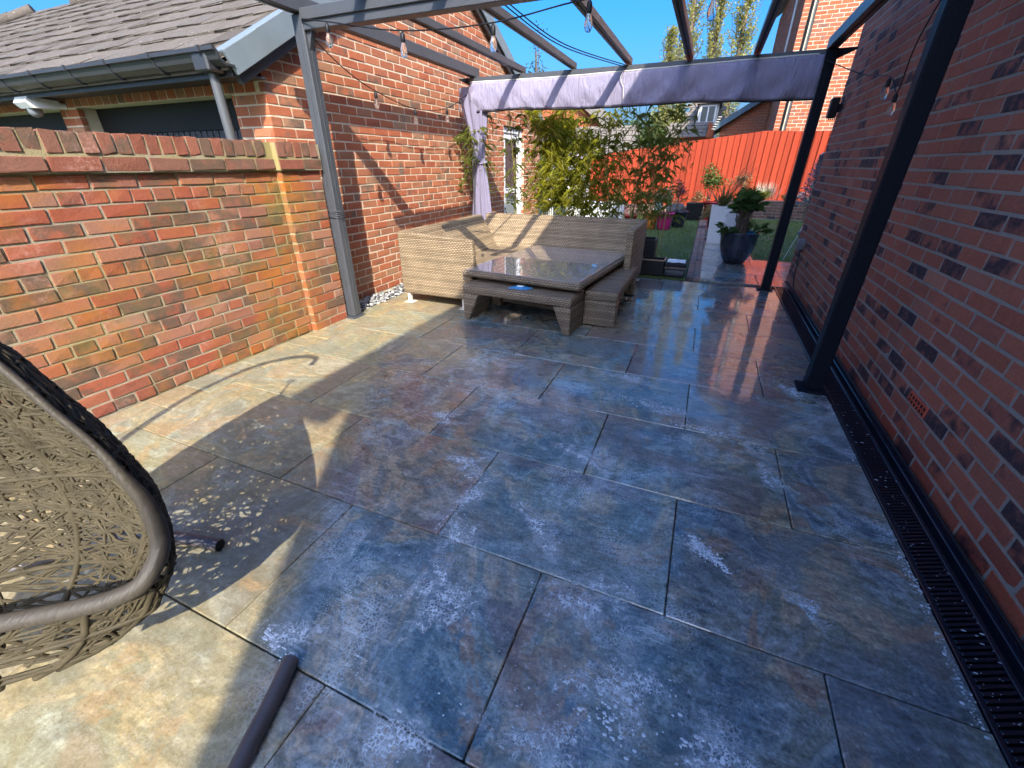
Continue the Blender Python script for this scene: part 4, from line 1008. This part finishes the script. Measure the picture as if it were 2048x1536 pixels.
# ================================================================== PLANTS
def leaf(mb, p, d, ln_, w_, droop=0.25, up=None):
    d = np.asarray(d, float); d /= np.linalg.norm(d)+1e-9
    s_ = np.cross(d, (0, 0, 1.0)); n_ = np.linalg.norm(s_); s_ = s_/n_ if n_ > 1e-3 else np.array([1.0, 0, 0])
    a = rng.uniform(-.9, .9); s_ = s_*math.cos(a)+np.cross(d, s_)*math.sin(a)
    m_ = p+d*ln_*.42; t_ = p+d*ln_+np.array([0, 0, -droop*ln_])
    mb.add([p, m_+s_*w_/2, t_, m_-s_*w_/2], [(0, 1, 2), (0, 2, 3)])

def rdir(zmin=-.5, zmax=.8):
    a = rng.uniform(0, 2*PI); z_ = rng.uniform(zmin, zmax); c = math.sqrt(max(0, 1-z_*z_)); return np.array([c*math.cos(a), c*math.sin(a), z_])

def bamboo(label, x, y, h, n_culm, n_leaf, mat, spread=.22, lean=(0, 0), zmin=.35):
    t = thing('bamboo_plant', (x, y, 0), label, 'bamboo', 'bamboo row behind the sofa')
    fo = MB()
    for k in range(n_culm):
        hx = h*rng.uniform(.80, 1.08); bx, by = x+rng.gauss(0, spread*.35), y+rng.gauss(0, .07)
        tx, ty = bx+rng.gauss(lean[0], spread*.6), by+rng.gauss(lean[1], .12)
        P_ = smooth([(bx, by, .05), (bx+(tx-bx)*.25, by+(ty-by)*.25, hx*.5), (tx, ty, hx)], 8)
        q = MB(); q.tube(P_, np.linspace(.0085, .003, len(P_)), 6); q.build('culm', M_CULM, t)
        for i in range(int(n_leaf*1.9)//n_culm):
            f_ = rng.uniform(zmin, 1)**.8; j = min(len(P_)-1, int(f_*(len(P_)-1)))
            c = P_[j]+rdir(-.2, .4)*np.array([1.25, .8, 1])*rng.uniform(.01, .24)*(1.2-.5*f_)
            base_d = rdir(-.6, .4)
            for m_ in range(rng.choice([1, 1, 2, 3])):
                leaf(fo, c, base_d+rdir(-.6, .3)*.75, rng.uniform(.075, .165), rng.uniform(.009, .0155), rng.uniform(.05, .6))
    fo.build('foliage', mat, t)
bamboo('bamboo with dark leaves overhanging the tied curtain', -3.02, 6.02, 2.05, 4, 230, M_BAMG, .22, (-.05, -.1), .5)
bamboo('olive bamboo just right of the curtain', -2.62, 6.28, 2.05, 4, 130, M_BAMG, .2)
bamboo('yellow green sunlit bamboo in front of the white door', -2.12, 6.35, 2.15, 5, 520, M_BAMY, .22)
bamboo('brightest yellow bamboo at the middle of the row', -1.90, 6.45, 2.1, 5, 640, M_BAMY, .22)
bamboo('yellow green bamboo right of the brightest clump', -1.58, 6.40, 1.75, 5, 560, M_BAMY, .22, (0, 0), .2)
bamboo('half shaded green bamboo before the orange fence', -1.25, 6.45, 1.95, 7, 420, M_BAMM, .28, (0, 0), .12)
bamboo('dark green bamboo with wide crown near the sofa arm', -.92, 6.48, 2.12, 6, 220, M_BAMG, .30, (.05, 0), .3)
bamboo('rightmost thin bamboo clump beside the lawn', -.60, 6.55, 2.05, 5, 200, M_BAMG, .28, (.1, 0), .35)
for i, x in enumerate((-2.75, -1.85, -.95)):
    lab = ['black trough planter at the curtain end of the bamboo row', 'black trough planter in the middle of the bamboo row', 'black trough planter at the lawn end of the bamboo row'][i]
    t = thing('trough_planter', (x, 6.42, 0), lab, 'planter', 'bamboo troughs')
    MB().box((x-.42, 6.28, 0), (x+.42, 6.30, .42), .004).box((x-.42, 6.56, 0), (x+.42, 6.58, .42), .004).box((x-.42, 6.301, 0), (x-.40, 6.559, .42)).box((x+.40, 6.301, 0), (x+.42, 6.559, .42)).build('shell', M_BLACK, t)
    MB().box((x-.398, 6.302, .01), (x+.398, 6.558, .37)).build('soil', M_SOIL, t)

def shrub(name, label, cat, c, r, n_, mat, ls=(.05, .09), lw=.028, group=None, stem=True):
    t = thing(name, (c[0], c[1], c[2]-r[2]), label, cat, group); fo = MB()
    cl = [np.array(c)+rdir(-.6, 1)*np.array(r)*rng.uniform(.2, .8) for _ in range(max(5, n_//45))]
    for i in range(n_):
        p = cl[i % len(cl)]+rdir(-1, 1)*np.array(r)*rng.uniform(.1, .42); leaf(fo, p, rdir(-.5, .9), rng.uniform(*ls), lw*rng.uniform(.7, 1.3), .2)
    fo.build('foliage', mat, t)
    if stem:
        q = MB()
        for i in range(5): q.tube([(c[0]+rng.gauss(0, .02), c[1], c[2]-r[2]-.02), cl[i]], [.010, .004], 5)
        q.build('stem', M_BARK, t)
    return t

def pot(t, c, r0, r1, h, mat, seg=28, lip=.012):
    prof_ = [(r0*.96, 0), (r0, .006), (r0+(r1-r0)*.5, h*.5), (r1, h-.03), (r1+lip, h-.03), (r1+lip, h), (r1-.012, h), (r1-.02, h-.05), (.001, h-.05)]
    MB().lathe(prof_, c, seg, cap=False).build('pot', mat, t)
    MB().lathe([(r1-.021, h-.045), (.001, h-.03)], c, seg, cap=False).build('soil', M_SOIL, t)

# palm in the big dark pot
pm = thing('potted_palm', (.56, 7.42, 0), 'fan palm with shaggy trunk in a big round dark blue pot', 'palm')
MB().lathe([(.10, 0), (.15, .01), (.20, .10), (.238, .24), (.255, .38), (.262, .425), (.268, .44), (.262, .452), (.245, .448), (.238, .41), (.001, .40)], (.56, 7.42, 0), 36, cap=False).build('pot', M_POTD, pm)
MB().lathe([(.237, .405), (.001, .415)], (.56, 7.42, 0), 24, cap=False).build('soil', M_SOIL, pm)
q = MB(); q.lathe([(.075, .40), (.085, .5), (.08, .62), (.07, .72), (.04, .78)], (.56, 7.42, 0), 14)
for i in range(150):
    a = rng.uniform(0, 2*PI); z_ = rng.uniform(.42, .75); p = np.array([.56+.078*math.cos(a), 7.42+.078*math.sin(a), z_]); leaf(q, p, (math.cos(a), math.sin(a), 1.6), .07, .025, 0)
q.build('trunk', M_BARK, pm)
def fan(mb, o, d, R_, n_=15, stem_=None):
    d = np.array(d, float); d /= np.linalg.norm(d); s_ = np.cross(d, (0, 0, 1.0)); s_ /= np.linalg.norm(s_)+1e-9; up_ = np.cross(s_, d)
    for k in range(n_):
        a = (k/(n_-1)-.5)*math.radians(210); dd = d*math.cos(a)+s_*math.sin(a)
        tip = o+dd*R_*(1-.15*abs(a)/2)*rng.uniform(.85, 1.1)+np.array([0, 0, -R_*rng.uniform(.05, .3)]); sd = np.cross(dd, up_)*.0085
        m_ = o+dd*R_*.6+up_*.004
        mb.add([o, m_+sd, tip, m_-sd], [(0, 1, 2), (0, 2, 3)])
fo = MB()
for k in range(30):
    a = 2*PI*k/30*1.618*3; el = rng.uniform(.05, 1.4); d = np.array([math.cos(a)*math.cos(el), math.sin(a)*math.cos(el), math.sin(el)])
    s0 = np.array([.56, 7.42, .76]); e_ = s0+d*rng.uniform(.08, .20); fo.tube([s0, e_], .004, 4); fan(fo, e_, d+np.array([0, 0, .1]), rng.uniform(.14, .20), 18)
fo.build('fronds', M_PALM, pm)
sp2 = thing('small_palm', (.38, 7.36, .40), 'small fan palm offshoots at the front rim of the dark blue pot', 'palm')
fo = MB()
for (px_, py_, n2) in ((.38, 7.34, 5), (.76, 7.40, 5)):
    for k in range(n2):
        d = np.array([rng.gauss((px_-.56)*3, .5), -.5+rng.gauss(0, .4), rng.uniform(.3, 1)]); s0 = np.array([px_, py_, .42]); d /= np.linalg.norm(d); e_ = s0+d*.12; fo.tube([s0, e_], .003, 4); fan(fo, e_, d, .15, 12)
fo.build('fronds', M_PALM, sp2)

# white tapered planters
def white_planter(x, y, h, w0, w1, label):
    t = thing('white_planter', (x, y, 0), label, 'planter', 'tall white planters by the path')
    V = []
    for (ww, z_) in ((w0, 0), (w1, h), (w1-.025, h), (w1-.035, h-.06)):
        for sx, sy2 in ((-1, -1), (1, -1), (1, 1), (-1, 1)): V.append((x+sx*ww/2, y+sy2*ww/2, z_))
    F = [(4*j+i, 4*j+(i+1) % 4, 4*j+4+(i+1) % 4, 4*j+4+i) for j in range(3) for i in range(4)]
    MB().add(V, F+[(3, 2, 1, 0)]).build('pot', M_WHITE, t)
    MB().box((x-w1/2+.034, y-w1/2+.034, h-.08), (x+w1/2-.034, y+w1/2-.034, h-.055)).build('soil', M_SOIL, t)
white_planter(.30, 9.35, .66, .29, .36, 'tall white square planter nearer the lawn edge behind the palm')
white_planter(.56, 8.75, .60, .29, .36, 'tall white square planter partly hidden right behind the palm pot')
t = thing('spiky_plant', (.30, 9.35, .6), 'spiky plant with brown and green blades in the white planter', 'plant')
fo = MB(); fd = MB()
for k in range(70):
    d = np.array([rng.gauss(0, .35), rng.gauss(0, .35), 1.0]); p = np.array([.30, 9.35, .60]); leaf(fo if k % 2 else fd, p+rdir()*.03, d, rng.uniform(.25, .55), .022, .12)
for k in range(14): leaf(fd, np.array([.33, 9.35, .75]), (rng.uniform(.3, .75), rng.gauss(0, .15), 1.0), rng.uniform(.6, .95), .014, .0)
fo.build('green_blades', M_PALM, t); fd.build('dry_blades', M_DRYLF, t)
t = thing('spiky_plant', (.56, 8.75, .55), 'low straggly plant spilling from the white planter behind the palm', 'plant')
fo = MB()
for k in range(60): leaf(fo, np.array([.56, 8.75, .55])+rdir(0, 1)*.1, rdir(.0, 1), rng.uniform(.12, .25), .02, .4)
fo.build('blades', M_SHRUB, t)

# pots on the lawn edge
t = thing('potted_shrub', (-.80, 10.9, 0), 'bushy variegated plant in a magenta pot on the lawn', 'potted plant'); pot(t, (-.80, 10.9, 0), .14, .19, .36, M_PINK)
shrub('leafy_bush', 'broad cream and green bush above the magenta and orange pots', 'bush', (-.95, 10.95, .68), (.42, .3, .28), 900, M_VARIE, (.05, .09), .03)
t = thing('flower_pot', (-1.13, 10.95, 0), 'orange flower pot left of the magenta pot', 'pot'); pot(t, (-1.13, 10.95, 0), .13, .17, .36, M_ORANGE)
t = thing('flower_pot', (-.53, 11.5, 0), 'dark blue pot on the lawn behind the magenta pot', 'pot'); pot(t, (-.53, 11.5, 0), .14, .19, .36, M_POTD)
shrub('purple_shrub', 'thin purple leaved shrub in front of the fence by the bush', 'shrub', (-.62, 11.6, .75), (.28, .2, .36), 300, M_PURPLE, (.05, .09), .03)
t = thing('flower_pot', (.12, 13.0, 0), 'red pot at the far end of the path', 'pot'); pot(t, (.16, 13.3, 0), .15, .19, .46, M_RED)
t = thing('flower_pot', (-.22, 13.2, 0), 'large black square tub left of the red pot', 'pot')
V = [(-.42, 13.1, .0), (-.06, 13.1, .0), (-.06, 13.45, .0), (-.42, 13.45, .0), (-.46, 13.05, .42), (-.02, 13.05, .42), (-.02, 13.5, .42), (-.46, 13.5, .42)]
MB().add(V, [(0, 1, 5, 4), (1, 2, 6, 5), (2, 3, 7, 6), (3, 0, 4, 7)]).build('tub', M_BLACK, t); MB().box((-.44, 13.07, .36), (-.04, 13.48, .38)).build('soil', M_SOIL, t)
t = thing('compost_bin', (-1.1, 13.5, 0), 'slate blue plastic boxes standing at the end of the left lawn', 'box')
MB().box((-1.30, 13.35, 0), (-1.12, 13.6, .48), .01).build('box', M_TEAL, t); MB().box((-.98, 13.4, 0), (-.55, 13.7, .38), .01).build('crate', M_POTD, t)
t = thing('black_pot', (.28, 11.8, 0), 'black pot with an arching brown fern beside the path', 'potted plant'); pot(t, (.28, 11.6, 0), .14, .18, .38, M_BLACK)
fo = MB()
for k in range(80): leaf(fo, np.array([.28, 11.6, .36]), rdir(-.1, .9), rng.uniform(.25, .5), .03, .5)
fo.build('fronds', M_DRYLF, t)
shrub('green_shrub', 'rounded green shrub against the fence left of the spiky plant', 'shrub', (.05, 13.4, .95), (.42, .3, .42), 900, M_SHRUB, (.06, .10), .035)
shrub('brown_shrub', 'sunlit reddish shrub behind the palm crown', 'shrub', (.85, 14.7, .85), (.35, .2, .35), 420, M_DRYLF, (.06, .1), .03)
shrub('yellow_shrub', 'bright yellow low plant in the raised bed', 'shrub', (1.48, 14.7, .55), (.28, .2, .16), 600, M_YELLOW, (.05, .09), .028)
t = thing('ornamental_grass', (1.5, 14.95, .4), 'pale feathery grass plumes behind the yellow plant', 'grass plant'); fo = MB()
for k in range(130): leaf(fo, np.array([1.5+rng.gauss(0, .16), 14.95, .42]), (rng.gauss(0, .18), rng.gauss(0, .1), 1), rng.uniform(.3, .55), .02, .0)
fo.build('blades', M_FLOWER, t)
shrub('low_shrub', 'dark low plant right of the yellow plant in the bed', 'shrub', (2.05, 14.65, .50), (.25, .2, .14), 350, M_SHRUB, (.05, .09), .03)
shrub('white_flowers', 'small white flowered clump in the bed near the house corner', 'flowers', (2.50, 14.6, .55), (.3, .2, .13), 480, M_FLOWER, (.04, .07), .03)
shrub('low_shrub', 'dark trailing plant hanging over the bed wall by the house corner', 'shrub', (2.62, 14.45, .36), (.35, .12, .14), 420, M_PALM, (.05, .09), .03)
for i, (x, lab, mt) in enumerate(((-3.6, 'green shrub at the far left end of the fence bed', M_SHRUB), (-2.7, 'olive shrub in the fence bed behind the bright bamboo', M_VARIE), (-1.9, 'leafy green shrub in the fence bed behind the bamboo', M_SHRUB), (-.2, 'rusty dry shrub in front of the fence above the tub', M_DRYLF))):
    shrub('bed_shrub', lab, 'shrub', (x, 14.7, .42), (.35, .25, .25), 320, mt, (.06, .1), .03, 'shrubs in the fence bed')
# blue spruce
t = thing('spruce_tree', (2.42, 13.6, 0), 'small spiky blue spruce beside the far corner of the house', 'spruce'); MB().tube([(2.42, 13.6, 0), (2.42, 13.6, 1.5)], [.03, .006], 8).build('trunk', M_BARK, t)
fo = MB()
for k in range(75):
    z_ = .35+1.2*(k/75.0); R_ = .34*(1-(z_-.3)/1.3)+.02; a = k*2.4; d = np.array([math.cos(a), math.sin(a), .25+.3*(z_-.3)])
    s0 = np.array([2.42, 13.6, z_])
    for i in range(60):
        f_ = rng.uniform(.1, 1); leaf(fo, s0+d*R_*f_, d*.5+rdir(-.5, .8), rng.uniform(.05, .09), .014, .0)
fo.build('needles', M_SPRUCE, t)

# trays at the lawn edge
t = thing('planter_box', (-.5, 6.2, 0), 'empty black square planter box at the lawn edge by the sofa', 'planter')
bx0, bx1, by0, by1, bh = -.68, -.36, 6.06, 6.34, .19
MB().box((bx0, by0, 0), (bx1, by0+.02, bh), .003).box((bx0, by1-.02, 0), (bx1, by1, bh), .003).box((bx0, by0+.0201, 0), (bx0+.02, by1-.0201, bh), .003).box((bx1-.02, by0+.0201, 0), (bx1, by1-.0201, bh), .003).box((bx0+.02, by0+.02, .0), (bx1-.02, by1-.02, .02)).build('shell', M_BLACK, t)
MB().box((bx0-.008, by0-.008, bh), (bx1+.008, by0+.012, bh+.014), .003).box((bx1-.012, by0+.013, bh), (bx1+.008, by1+.008, bh+.014), .003).box((bx0-.008, by0+.013, bh), (bx0+.012, by1+.008, bh+.014), .003).build('edge_trim', simple('wood_trim', (.36, .25, .16), .6), t)
t = thing('storage_tray', (-.22, 6.2, 0), 'black tray with a white crumpled sheet on top beside the planter box', 'tray')
MB().box((-.34, 6.05, 0), (-.09, 6.30, .10), .01).build('base', M_POTD, t)
MB().box((-.35, 6.04, .101), (-.08, 6.31, .125), .006).build('band', M_SETT, t)
MB().box((-.35, 6.04, .126), (-.08, 6.33, .175), .01).build('tray', M_BLACK, t)
q = MB(); nn = 12; V = []
for j in range(nn):
    for i in range(nn): V.append((-.33+.23*i/(nn-1), 6.06+.24*j/(nn-1), .180+.016*abs(math.sin(i*1.7+j*.9))*abs(math.cos(j*1.3-i*.4))))
q.add(V, [(j*nn+i, j*nn+i+1, (j+1)*nn+i+1, (j+1)*nn+i) for j in range(nn-1) for i in range(nn-1)]); q.build('sheet', M_WHITE, t)

# ================================================================== NEIGHBOURING BUILDINGS
nb = thing('neighbour_house', (4.0, 20, 0), 'tall sunlit orange brick house beyond the fence on the right', 'house')
cw_ = MB().box((1.514, 17.67, -.1), (9.0, 26, 6.9)).box((1.514, 17.004, -.1), (1.665, 17.67, 6.9)).box((1.848, 17.004, -.1), (9.0, 17.67, 6.9)).box((1.665, 17.10, -.1), (1.848, 17.67, 6.9)).build('wall_core', M_MO_GA, nb)
ms = lay_bricks((0, 17.0, 0), (0, -1, 0), 0.0, 6.9, lambda z: [(1.51, 1.667), (1.845, 7.0)], .094, joint=.013)
ms += lay_bricks((1.51, 0, 0), (-1, 0, 0), 0.0, 6.9, lambda z: [(-26, -17.0)], .094, joint=.013)
pieces('brick', BT, ms, M_BR_NE, cw_, 300)
MB().tube([(1.72, 17.06, 0), (1.72, 17.06, 6.8)], .035, 10).build('downpipe', M_METALD, nb)
MB().prism([(1.15, 6.86), (1.15, 7.0), (5.2, 9.9), (9.4, 7.0), (9.4, 6.86), (5.2, 9.75)], 1, 16.75, 26.3).build('roof', M_TILE2, nb)
MB().tube([(1.12, 16.7, 6.95), (1.12, 26.3, 6.95)], .06, 10).build('gutter', M_METALD, nb)
MB().tube(smooth([(1.42, 18.4, 6.1), (1.42, 18.4, 4.4), (1.42, 18.9, 3.3)]), .028, 8).build('waste_pipe', M_WHITE, nb)
MB().box((1.28, 17.5, 3.95), (1.50, 17.75, 4.15), .02).build('wall_lamp', M_METALD, nb)
# single-storey part in the shade of the tall house
ex = thing('extension', (.8, 21, 0), 'shaded single storey brick extension with sloping grey bargeboard behind the fence', 'extension')
ew = MB().prism([(.02, -.1), (1.50, -.1), (1.50, 3.55), (.02, 2.62)], 1, 20.004, 24).build('wall_core', M_MO_HO, ex)
ms = lay_bricks((0, 20.0, 0), (0, -1, 0), 1.5, 3.5, lambda z: [(max(.02, .02+(z+.05-2.62)/.628), 1.50)], .094, joint=.013)
pieces('brick', BT, ms, M_BR_NE, ew, 120)
sl_ = np.array([.847, 0, .532]); MB().box((-.25, -.30, -.02), (2.0, 0.0, .16), .004, frame((.02, 20.0, 2.60), sl_, (0, 1, 0), (-.532, 0, .847))).build('barge_board', M_TEAL, ex)
MB().box((-.25, 0.001, .0), (2.0, 4.0, .10), .004, frame((.02, 20.0, 2.66), sl_, (0, 1, 0), (-.532, 0, .847))).build('roof', M_TILE2, ex)
MB().tube([(-.22+.0, 19.6, 2.55+.0*k) for k in (0, 1)]+[(-.05, 19.62, 2.95)], .05, 8).build('flue_pipe', M_METALD, ex)
for k in range(6): MB().tube([(-.235+.03*k+.06*math.cos(a), 19.6+.06*math.sin(a), 2.5+.075*k) for a in np.linspace(0, 2*PI, 10, endpoint=False)], .014, 5, True).build('flue_rib', M_CREAM, ex)

def tiled_slope(parent, p0, ux, uy, nu, nv, du, dv, mat, name='roof_tile', lim=160):
    """small plain tiles on a slope: p0 lower-left corner, ux along the eave, uy up the slope."""
    ux = np.array(ux, float); uy = np.array(uy, float); n_ = np.cross(ux, uy)
    v_, f_ = chbox(np.array([.004, 0, 0]), np.array([du-.004, dv*1.1, .03]), .004); v_[:, 2] += .03*(1-v_[:, 1]/dv)
    pieces(name, [(v_, f_)], [frame(np.array(p0)+ux*(i*du+(du/2 if j % 2 else 0))+uy*j*dv, ux, uy, n_) for j in range(nv) for i in range(nu)], mat, parent, lim)
dh = thing('dormer_house', (-1.3, 26, 0), 'distant house with brown tiled roof and white dormer window', 'house')
MB().box((-1.72, 25.6, 0), (-.36, 31, 3.02)).build('walls', M_BR_NE, dh)
sa = math.radians(38)
tiled_slope(dh, (-1.75, 25.35, 2.98), (1, 0, 0), (0, math.cos(sa), math.sin(sa)), 5, 10, .34, .34, M_TILE2)
MB().box((-1.75, 25.36, 2.9), (-.3, 25.5, 3.0)).build('gutter', M_METALD, dh)
dm = MB().box((-1.10, 25.15, 2.95), (-.22, 27.5, 3.85)).build('dormer', M_CREAM, dh)
MB().box((-1.02, 25.08, 3.08), (-.96, 25.15, 3.80)).box((-.38, 25.08, 3.08), (-.32, 25.15, 3.80)).box((-.96, 25.08, 3.74), (-.38, 25.15, 3.80)).box((-.96, 25.08, 3.08), (-.38, 25.15, 3.14)).box((-.70, 25.08, 3.14), (-.64, 25.15, 3.74)).build('window_frame', M_WHITE, dm)
MB().box((-.96, 25.11, 3.14), (-.70, 25.13, 3.74)).build('pane', M_GLASS, dm); MB().box((-.64, 25.11, 3.14), (-.38, 25.13, 3.74)).build('pane', M_GLASS, dm)
MB().box((-1.2, 24.95, 3.86), (-.12, 27.6, 3.98)).build('dormer_roof', M_TILE2, dm)
lr = thing('garage_block', (-2.3, 23, 0), 'low tiled outbuilding roof showing just above the orange fence', 'garage')
MB().box((-2.2, 22.5, 0), (-.40, 25.0, 2.38)).build('walls', M_BR_NE, lr)
tiled_slope(lr, (-2.3, 22.3, 2.36), (1, 0, 0), (0, .86, .51), 5, 4, .36, .30, M_TILE2)
MB().prism([(-.49, 2.35), (-.20, 2.35), (-.20, 2.75), (-.49, 2.95)], 1, 22.28, 24.4).build('gable_end', M_BR_NE, lr)

lh = thing('tiled_house', (-5.5, 19, 0), 'brick house with grey tiled roofs behind the bamboo on the left', 'house')
MB().prism([(-9.5, 0), (-3.3, 0), (-3.3, 2.1), (-5.9, 3.95), (-9.5, 2.1)], 1, 18.6, 24).build('walls', M_BR_NE, lh)
MB().prism([(-3.05, 2.0), (-5.9, 4.1), (-9.7, 2.05), (-9.7, 1.95), (-5.9, 3.97), (-3.05, 1.88)], 1, 18.3, 24.3).build('roof', M_TILE2, lh)
MB().box((-6.4, 16.9, 0), (-2.9, 18.4, 1.45)).build('lean_to_wall', M_CREAM, lh)
tiled_slope(lh, (-6.5, 16.7, 1.40), (1, 0, 0), (0, .80, .60), 12, 7, .31, .28, M_TILE2, lim=90)
cs = thing('conservatory', (-3.4, 11.2, 0), 'white framed glazed garden room beyond the end of the garage', 'conservatory')
for x in (-4.35, -3.92, -3.50, -3.42, -3.02): MB().box((x-.035, 10.46, 0), (x+.035, 10.54, 1.66), .004).build('frame_post', M_WHITE, cs)
for z_ in (.0, .52, 1.02, 1.60): MB().box((-4.38, 10.47, z_), (-2.99, 10.53, z_+.06), .003).build('frame_rail', M_WHITE, cs)
for a, b in ((-4.31, -3.96), (-3.88, -3.54), (-3.38, -3.06)): MB().box((a, 10.49, .06), (b, 10.51, 1.6)).build('pane', M_GLASS, cs)
MB().box((-4.4, 10.6, 0), (-2.99, 12.4, 1.62)).build('wall', M_WHITE, cs)
MB().prism([(10.35, 1.67), (12.5, 1.67), (12.5, 2.0), (10.35, 1.72)], 0, -4.45, -2.95).build('roof', M_TILE2, cs)
lw = thing('low_white_wall', (-2.5, 10.9, 0), 'low white rendered wall seen through the bamboo', 'wall'); MB().box((-2.95, 10.8, 0), (-1.75, 10.92, .52), .01).build('render', M_WHITE, lw)
MB().box((-2.97, 10.77, .521), (-1.73, 10.95, .56), .008).build('cap', M_WHITE, lw)
t = thing('flower_pot', (-1.65, 11.2, 0), 'red and white potted flowers at the end of the white wall', 'potted plant'); pot(t, (-1.62, 11.2, 0), .12, .15, .25, M_RED)
fo = MB()
for k in range(220): leaf(fo, np.array([-1.62, 11.2, .34])+rdir(-1, 1)*np.array([.2, .15, .14]), rdir(), .05, .035, 0)
fo.build('flowers', foliage_mat('pink_flower', [(0, (.5, .03, .08)), (.6, (.6, .25, .3)), (1, (.08, .14, .04))], .2), t)

# ================================================================== TREES
def poplar(label, x, y, h, r, n_):
    t = thing('poplar_tree', (x, y, 0), label, 'poplar', 'poplars on the skyline')
    MB().tube([(x, y, 0), (x, y, h*.5), (x, y, h*.96)], [.35, .2, .03], 8).build('trunk', M_BARK, t)
    fo = MB(); br = MB()
    for k in range(150):
        z0 = rng.uniform(.14, .93)*h; a = rng.uniform(0, 2*PI); R_ = r*rng.uniform(.45, 1.05)*min(1, 2.6*(1-z0/h)+.12)*min(1, .45+z0/h*1.6)
        s0 = np.array([x, y, z0]); e_ = s0+np.array([R_*math.cos(a), R_*math.sin(a), rng.uniform(1.4, 3.2)]); e_[2] = min(e_[2], h)
        br.tube([s0, (s0+e_)/2+np.array([R_*.25*math.cos(a), R_*.25*math.sin(a), -.2]), e_], [.05, .03, .008], 4, cap=False)
        for i in range(n_//150):
            f_ = rng.uniform(.2, 1.05); p = s0+(e_-s0)*f_+rdir(-1, 1)*rng.uniform(.05, .32); leaf(fo, p, rdir(-.2, 1.0), rng.uniform(.20, .38), .17, .1)
    br.build('branches', M_BARK, t); fo.build('crown', M_POPLAR, t)
poplar('tall poplar left of the middle one on the skyline', -4.9, 61, 27, 1.5, 6600)
poplar('middle tall poplar on the skyline', -2.2, 61, 28, 1.4, 6600)
poplar('right hand tall poplar beside the neighbouring house', .35, 62, 25, 1.6, 6600)
poplar('shorter poplar at the left of the skyline group', -6.6, 60, 14.3, 1.4, 4200)
def tree(label, x, y, h, r, n_, mat=M_TREE, z0=.3, ls=.12):
    t = thing('tree', (x, y, 0), label, 'tree', 'trees behind the fence')
    MB().tube([(x, y, 0), (x+.05, y, h*.5), (x, y, h*.85)], [r*.08, r*.06, .02], 8).build('trunk', M_BARK, t)
    fo = MB(); cl = []
    for k in range(40):
        d = rdir(-.8, 1); cl.append((np.array([x, y, h*(z0+(1-z0)/2)])+d*np.array([r, r, h*(1-z0)/2])*rng.uniform(.35, .9), r*rng.uniform(.18, .38)))
    for i in range(n_):
        c, rr_ = cl[i % 40]; leaf(fo, c+rdir(-1, 1)*rr_*rng.uniform(.3, 1), rdir(-.6, .8), ls*rng.uniform(.7, 1.4), ls*.55, .1)
    for k in range(10): MB_ = fo
    q = MB()
    for c, _ in cl[:14]: q.tube([(x, y, h*.45), c], [.03*r, .008], 4, cap=False)
    q.build('branches', M_BARK, t); fo.build('crown', mat, t)
tree('dense green tree rising over the fence behind the bamboo', -2.3, 18.2, 2.95, .75, 2600, ls=.10)
tree('pale green tree beside the dormer house', -3.2, 33, 4.9, 1.6, 1800, M_POPLAR, ls=.2)
tree('distant green tree on the skyline left of the dormer house', -6.5, 40, 4.6, 2.4, 2200, ls=.22)
tree('sparse tree showing its twig tips past the garage gable', -5.4, 14.5, 5.05, .7, 420, ls=.08)
tree('bare twigged tree at the top left beyond the garage hip', -17.8, 6.5, 5.6, 1.4, 300, ls=.12)
